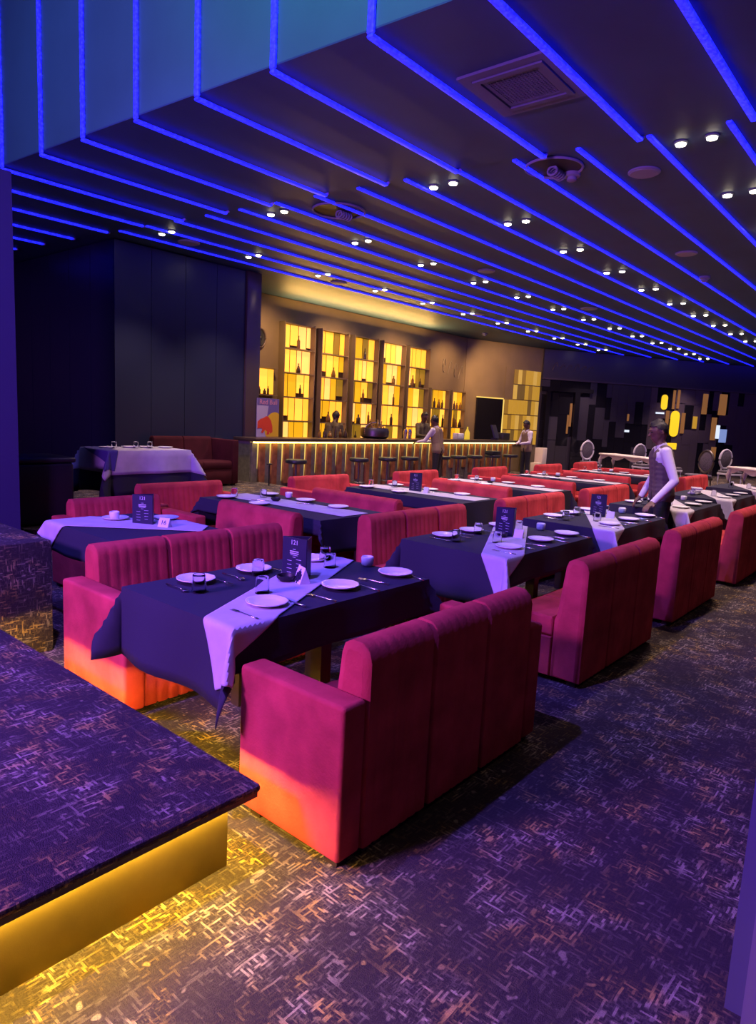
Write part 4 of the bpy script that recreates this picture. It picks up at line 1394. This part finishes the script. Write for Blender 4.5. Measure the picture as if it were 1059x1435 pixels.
    bmh.free()
    hm.materials.append(M['hair'])
    ho = bpy.data.objects.new('hair', hm)
    C.objects.link(ho)
    ho.parent = t
    for sx in (-1, 1):
        m_ = MB()
        p_ = hd((sx * .03, .086, .012))
        m_.add((IV * .009 + np.array(p_)).tolist(), IF.tolist(), True)
        m_.build('eye', M['hair'], t)
    if vest:
        ev = .013
        vc_ = [(up_((-.078, .0, .93)), .108 + ev, up_((-.07, .0, 1.12)), .098 + ev, 'v'), (up_((.078, .0, .93)), .108 + ev, up_((.07, .0, 1.12)), .098 + ev, 'v'),
               (up_((-.08, .0, 1.12)), .098 + ev, up_((-.088, .002, 1.33)), .100 + ev, 'v'), (up_((.08, .0, 1.12)), .098 + ev, up_((.088, .002, 1.33)), .100 + ev, 'v'),
               (up_((-.10, -.012, 1.385)), .066 + ev, up_((.10, -.012, 1.385)), .066 + ev, 'v')]
        vm_ = blob_mesh(vc_, [], voxel, 2)
        vm_.materials.append(M[vest])
        vo = bpy.data.objects.new('waistcoat', vm_)
        C.objects.link(vo)
        vo.parent = t
    t.scale = (h, h, h)
    return t

# waiter bending over the third table (facing up-left, towards the tables)
person('person', 'waiter in white shirt and dark waistcoat reaching towards the third front table', (7.66, 2.38, 0), math.radians(32), lean=.10, head_yaw=.15, head_pitch=.15,
       armL=((-.31, -.05, 1.09), (-.40, .18, .895), (-.5, .7, -.4)), armR=((.24, .02, 1.12), (.20, .16, .90), (0, .6, -.6)), vest='vest', voxel=.0085, h=1.02)
person('person', 'waiter in tan waistcoat leaning on the bar counter', (12.75, 9.02, 0), math.radians(8), lean=.16, head_yaw=-.1, head_pitch=.1,
       armL=((-.24, .20, 1.16), (-.14, .43, 1.16), (.3, 1, 0)), armR=((.25, .16, 1.14), (.12, .42, 1.16), (-.2, 1, .2)), vest='vest_tan')
person('person', 'waiter in tan waistcoat looking down at his hands by the counter end', (16.95, 9.0, 0), math.radians(62), lean=.03, head_yaw=0, head_pitch=.45,
       armL=((-.24, .08, 1.12), (-.08, .28, 1.08), (.3, 1, 0)), armR=((.24, .08, 1.12), (.10, .28, 1.06), (-.3, 1, 0)), vest='vest_tan')
person('person', 'bartender in a dark shirt facing sideways beside the ice tub', (11.15, 10.9, 0), math.radians(-75), lean=.22, head_yaw=0, head_pitch=.05,
       armL=((-.24, .12, 1.12), (-.15, .32, 1.13), (.2, 1, 0)), armR=((.24, .12, 1.12), (.15, .32, 1.13), (-.2, 1, 0)), vest=None, shirt='shirt_dark')
person('person', 'bartender in a dark shirt across the counter from the leaning waiter', (14.5, 10.85, 0), math.radians(172), lean=.1, head_yaw=0, head_pitch=.3,
       armL=((-.26, .12, 1.14), (-.16, .34, 1.16), (.3, 1, 0)), armR=((.26, .12, 1.14), (.16, .34, 1.16), (-.3, 1, 0)), vest=None, shirt='shirt_dark', h=1.05)

# ------------------------------------------------------------------ ornate chairs and tables by the far wall
def ornate_chair(lab, loc, rz, crown=False, dark=False):
    t = thing('ornate_chair', lab, 'chair', loc, rz, 'ornate round-back chairs')
    FR = M['chair_frame'] if not dark else M['steel_dark']
    MB().tube([(.24 * math.cos(a), -.22, .84 + .29 * math.sin(a)) for a in [i * PI / 16 for i in range(32)]], .032, 8, closed=True).build('back_frame', FR, t)
    m = MB().lathe([(.22, -.02), (.225, 0), (.2, .02), (.02, .03)], 28)
    m.v = [(x, -.22 + z, .84 + y * 1.2) for x, y, z in m.v]
    m.build('back_pad', M['chair_pad'], t)
    if crown:
        MB().tube([(-.07, -.22, 1.14), (-.03, -.22, 1.155), (0, -.22, 1.165), (.03, -.22, 1.155), (.07, -.22, 1.14)], .022, 8).build('crest', FR, t)
    MB().rbox(-.25, .25, -.24, .25, .42, .50, .035, 3).build('seat', M['chair_pad'], t)
    MB().rbox(-.26, .26, -.25, .26, .36, .42, .01).build('seat_rail', FR, t)
    for x in (-.22, .22):
        for y in (-.21, .22):
            MB().tube([(x, y, .37), (x * 1.04, y * 1.04, .2), (x, y, 0)], [.03, .022, .016], 8).build('leg', FR, t)
    for x in (-.13, .13):
        MB().tube([(x, -.22, .42), (x * 1.1, -.22, .60)], .02, 8).build('back_post', FR, t)
    return t
ornate_chair('white round-back chair with a crest against the dark wall', (21.15, 8.9, 0.02), math.radians(150), True)
ornate_chair('round-back chair half hidden behind the reaching waiter', (22.6, 7.7, 0.0), math.radians(150))
ornate_chair('round-back chair just beyond the reaching waiter, below the amber reflection', (22.3, 6.75, 0.0), math.radians(150))
ornate_chair('dark round-back chair turned sideways beside the red sofa back', (19.3, 5.1, 0.02), math.radians(60), dark=True)
ornate_chair('round-back chair near the blue reflected glow', (22.9, 5.15, 0.0), math.radians(150))
def white_table(lab, a, c, z=.78, wd=.6):
    a, c = Vector(a), Vector(c)
    d = c - a
    t = thing('ornate_table', lab, 'table', (a.x, a.y, 0), math.atan2(d.y, d.x), 'long white ornate tables')
    L_ = d.length
    MB().rbox(0, L_, 0, wd, z - .05, z, .02).build('tabletop', M['cream'], t)
    m = MB()
    n_ = 24
    for y0 in (.05, wd - .09):
        vs = []
        for i in range(n_ + 1):
            x = .06 + (L_ - .12) * i / n_
            zz = z - .12 - .05 * math.cos(i * PI / 4)
            vs += [(x, y0, z - .051), (x, y0, zz), (x, y0 + .04, z - .051), (x, y0 + .04, zz)]
        m.add(vs, [f for i in range(n_) for f in ((i * 4, i * 4 + 1, i * 4 + 5, i * 4 + 4), (i * 4 + 2, i * 4 + 6, i * 4 + 7, i * 4 + 3), (i * 4 + 1, i * 4 + 3, i * 4 + 7, i * 4 + 5))])
    m.build('apron', M['cream'], t)
    for x in (.08, L_ - .08):
        for y in (.07, wd - .07):
            s_ = -1 if x < 1 else 1
            MB().tube([(x, y, z - .06), (x + s_ * .08, y, z - .22), (x + s_ * .04, y, .35), (x - s_ * .02, y, .12), (x + s_ * .05, y, .02)], [.05, .055, .035, .025, .035], 8).build('leg', M['cream'], t)
white_table('long white ornate table below the crested chair', (19.55, 8.0), (18.3, 6.05), .88)
white_table('long white ornate table past the fifth front table', (17.4, 4.0), (16.1, 2.2), .88)
t = thing('lit_pedestal', 'cream pedestal step standing in the dark doorway', 'pedestal', (20.9, 10.55, 0))
MB().rbox(-.15, .15, -.15, .15, 0, .85, .01).build('block', M['cream'], t)
MB().rbox(-.42, -.16, -.14, .14, 0, .35, .01).build('step', M['cream'], t)
t = thing('standing_figure', 'dim bronze floor lamp figure beside the doorway pedestal', 'statue', (20.6, 11.0, 0))
MB().lathe([(.16, 0), (.15, .9), (.17, 1.3), (.12, 1.45), (.05, 1.5)], 14).build('shaft', mat('olive_bronze', (.09, .075, .03), .5), t)
MB().lathe([(.09, 1.5), (.1, 1.62), (.07, 1.72)], 14).build('cap', M['steel'], t)
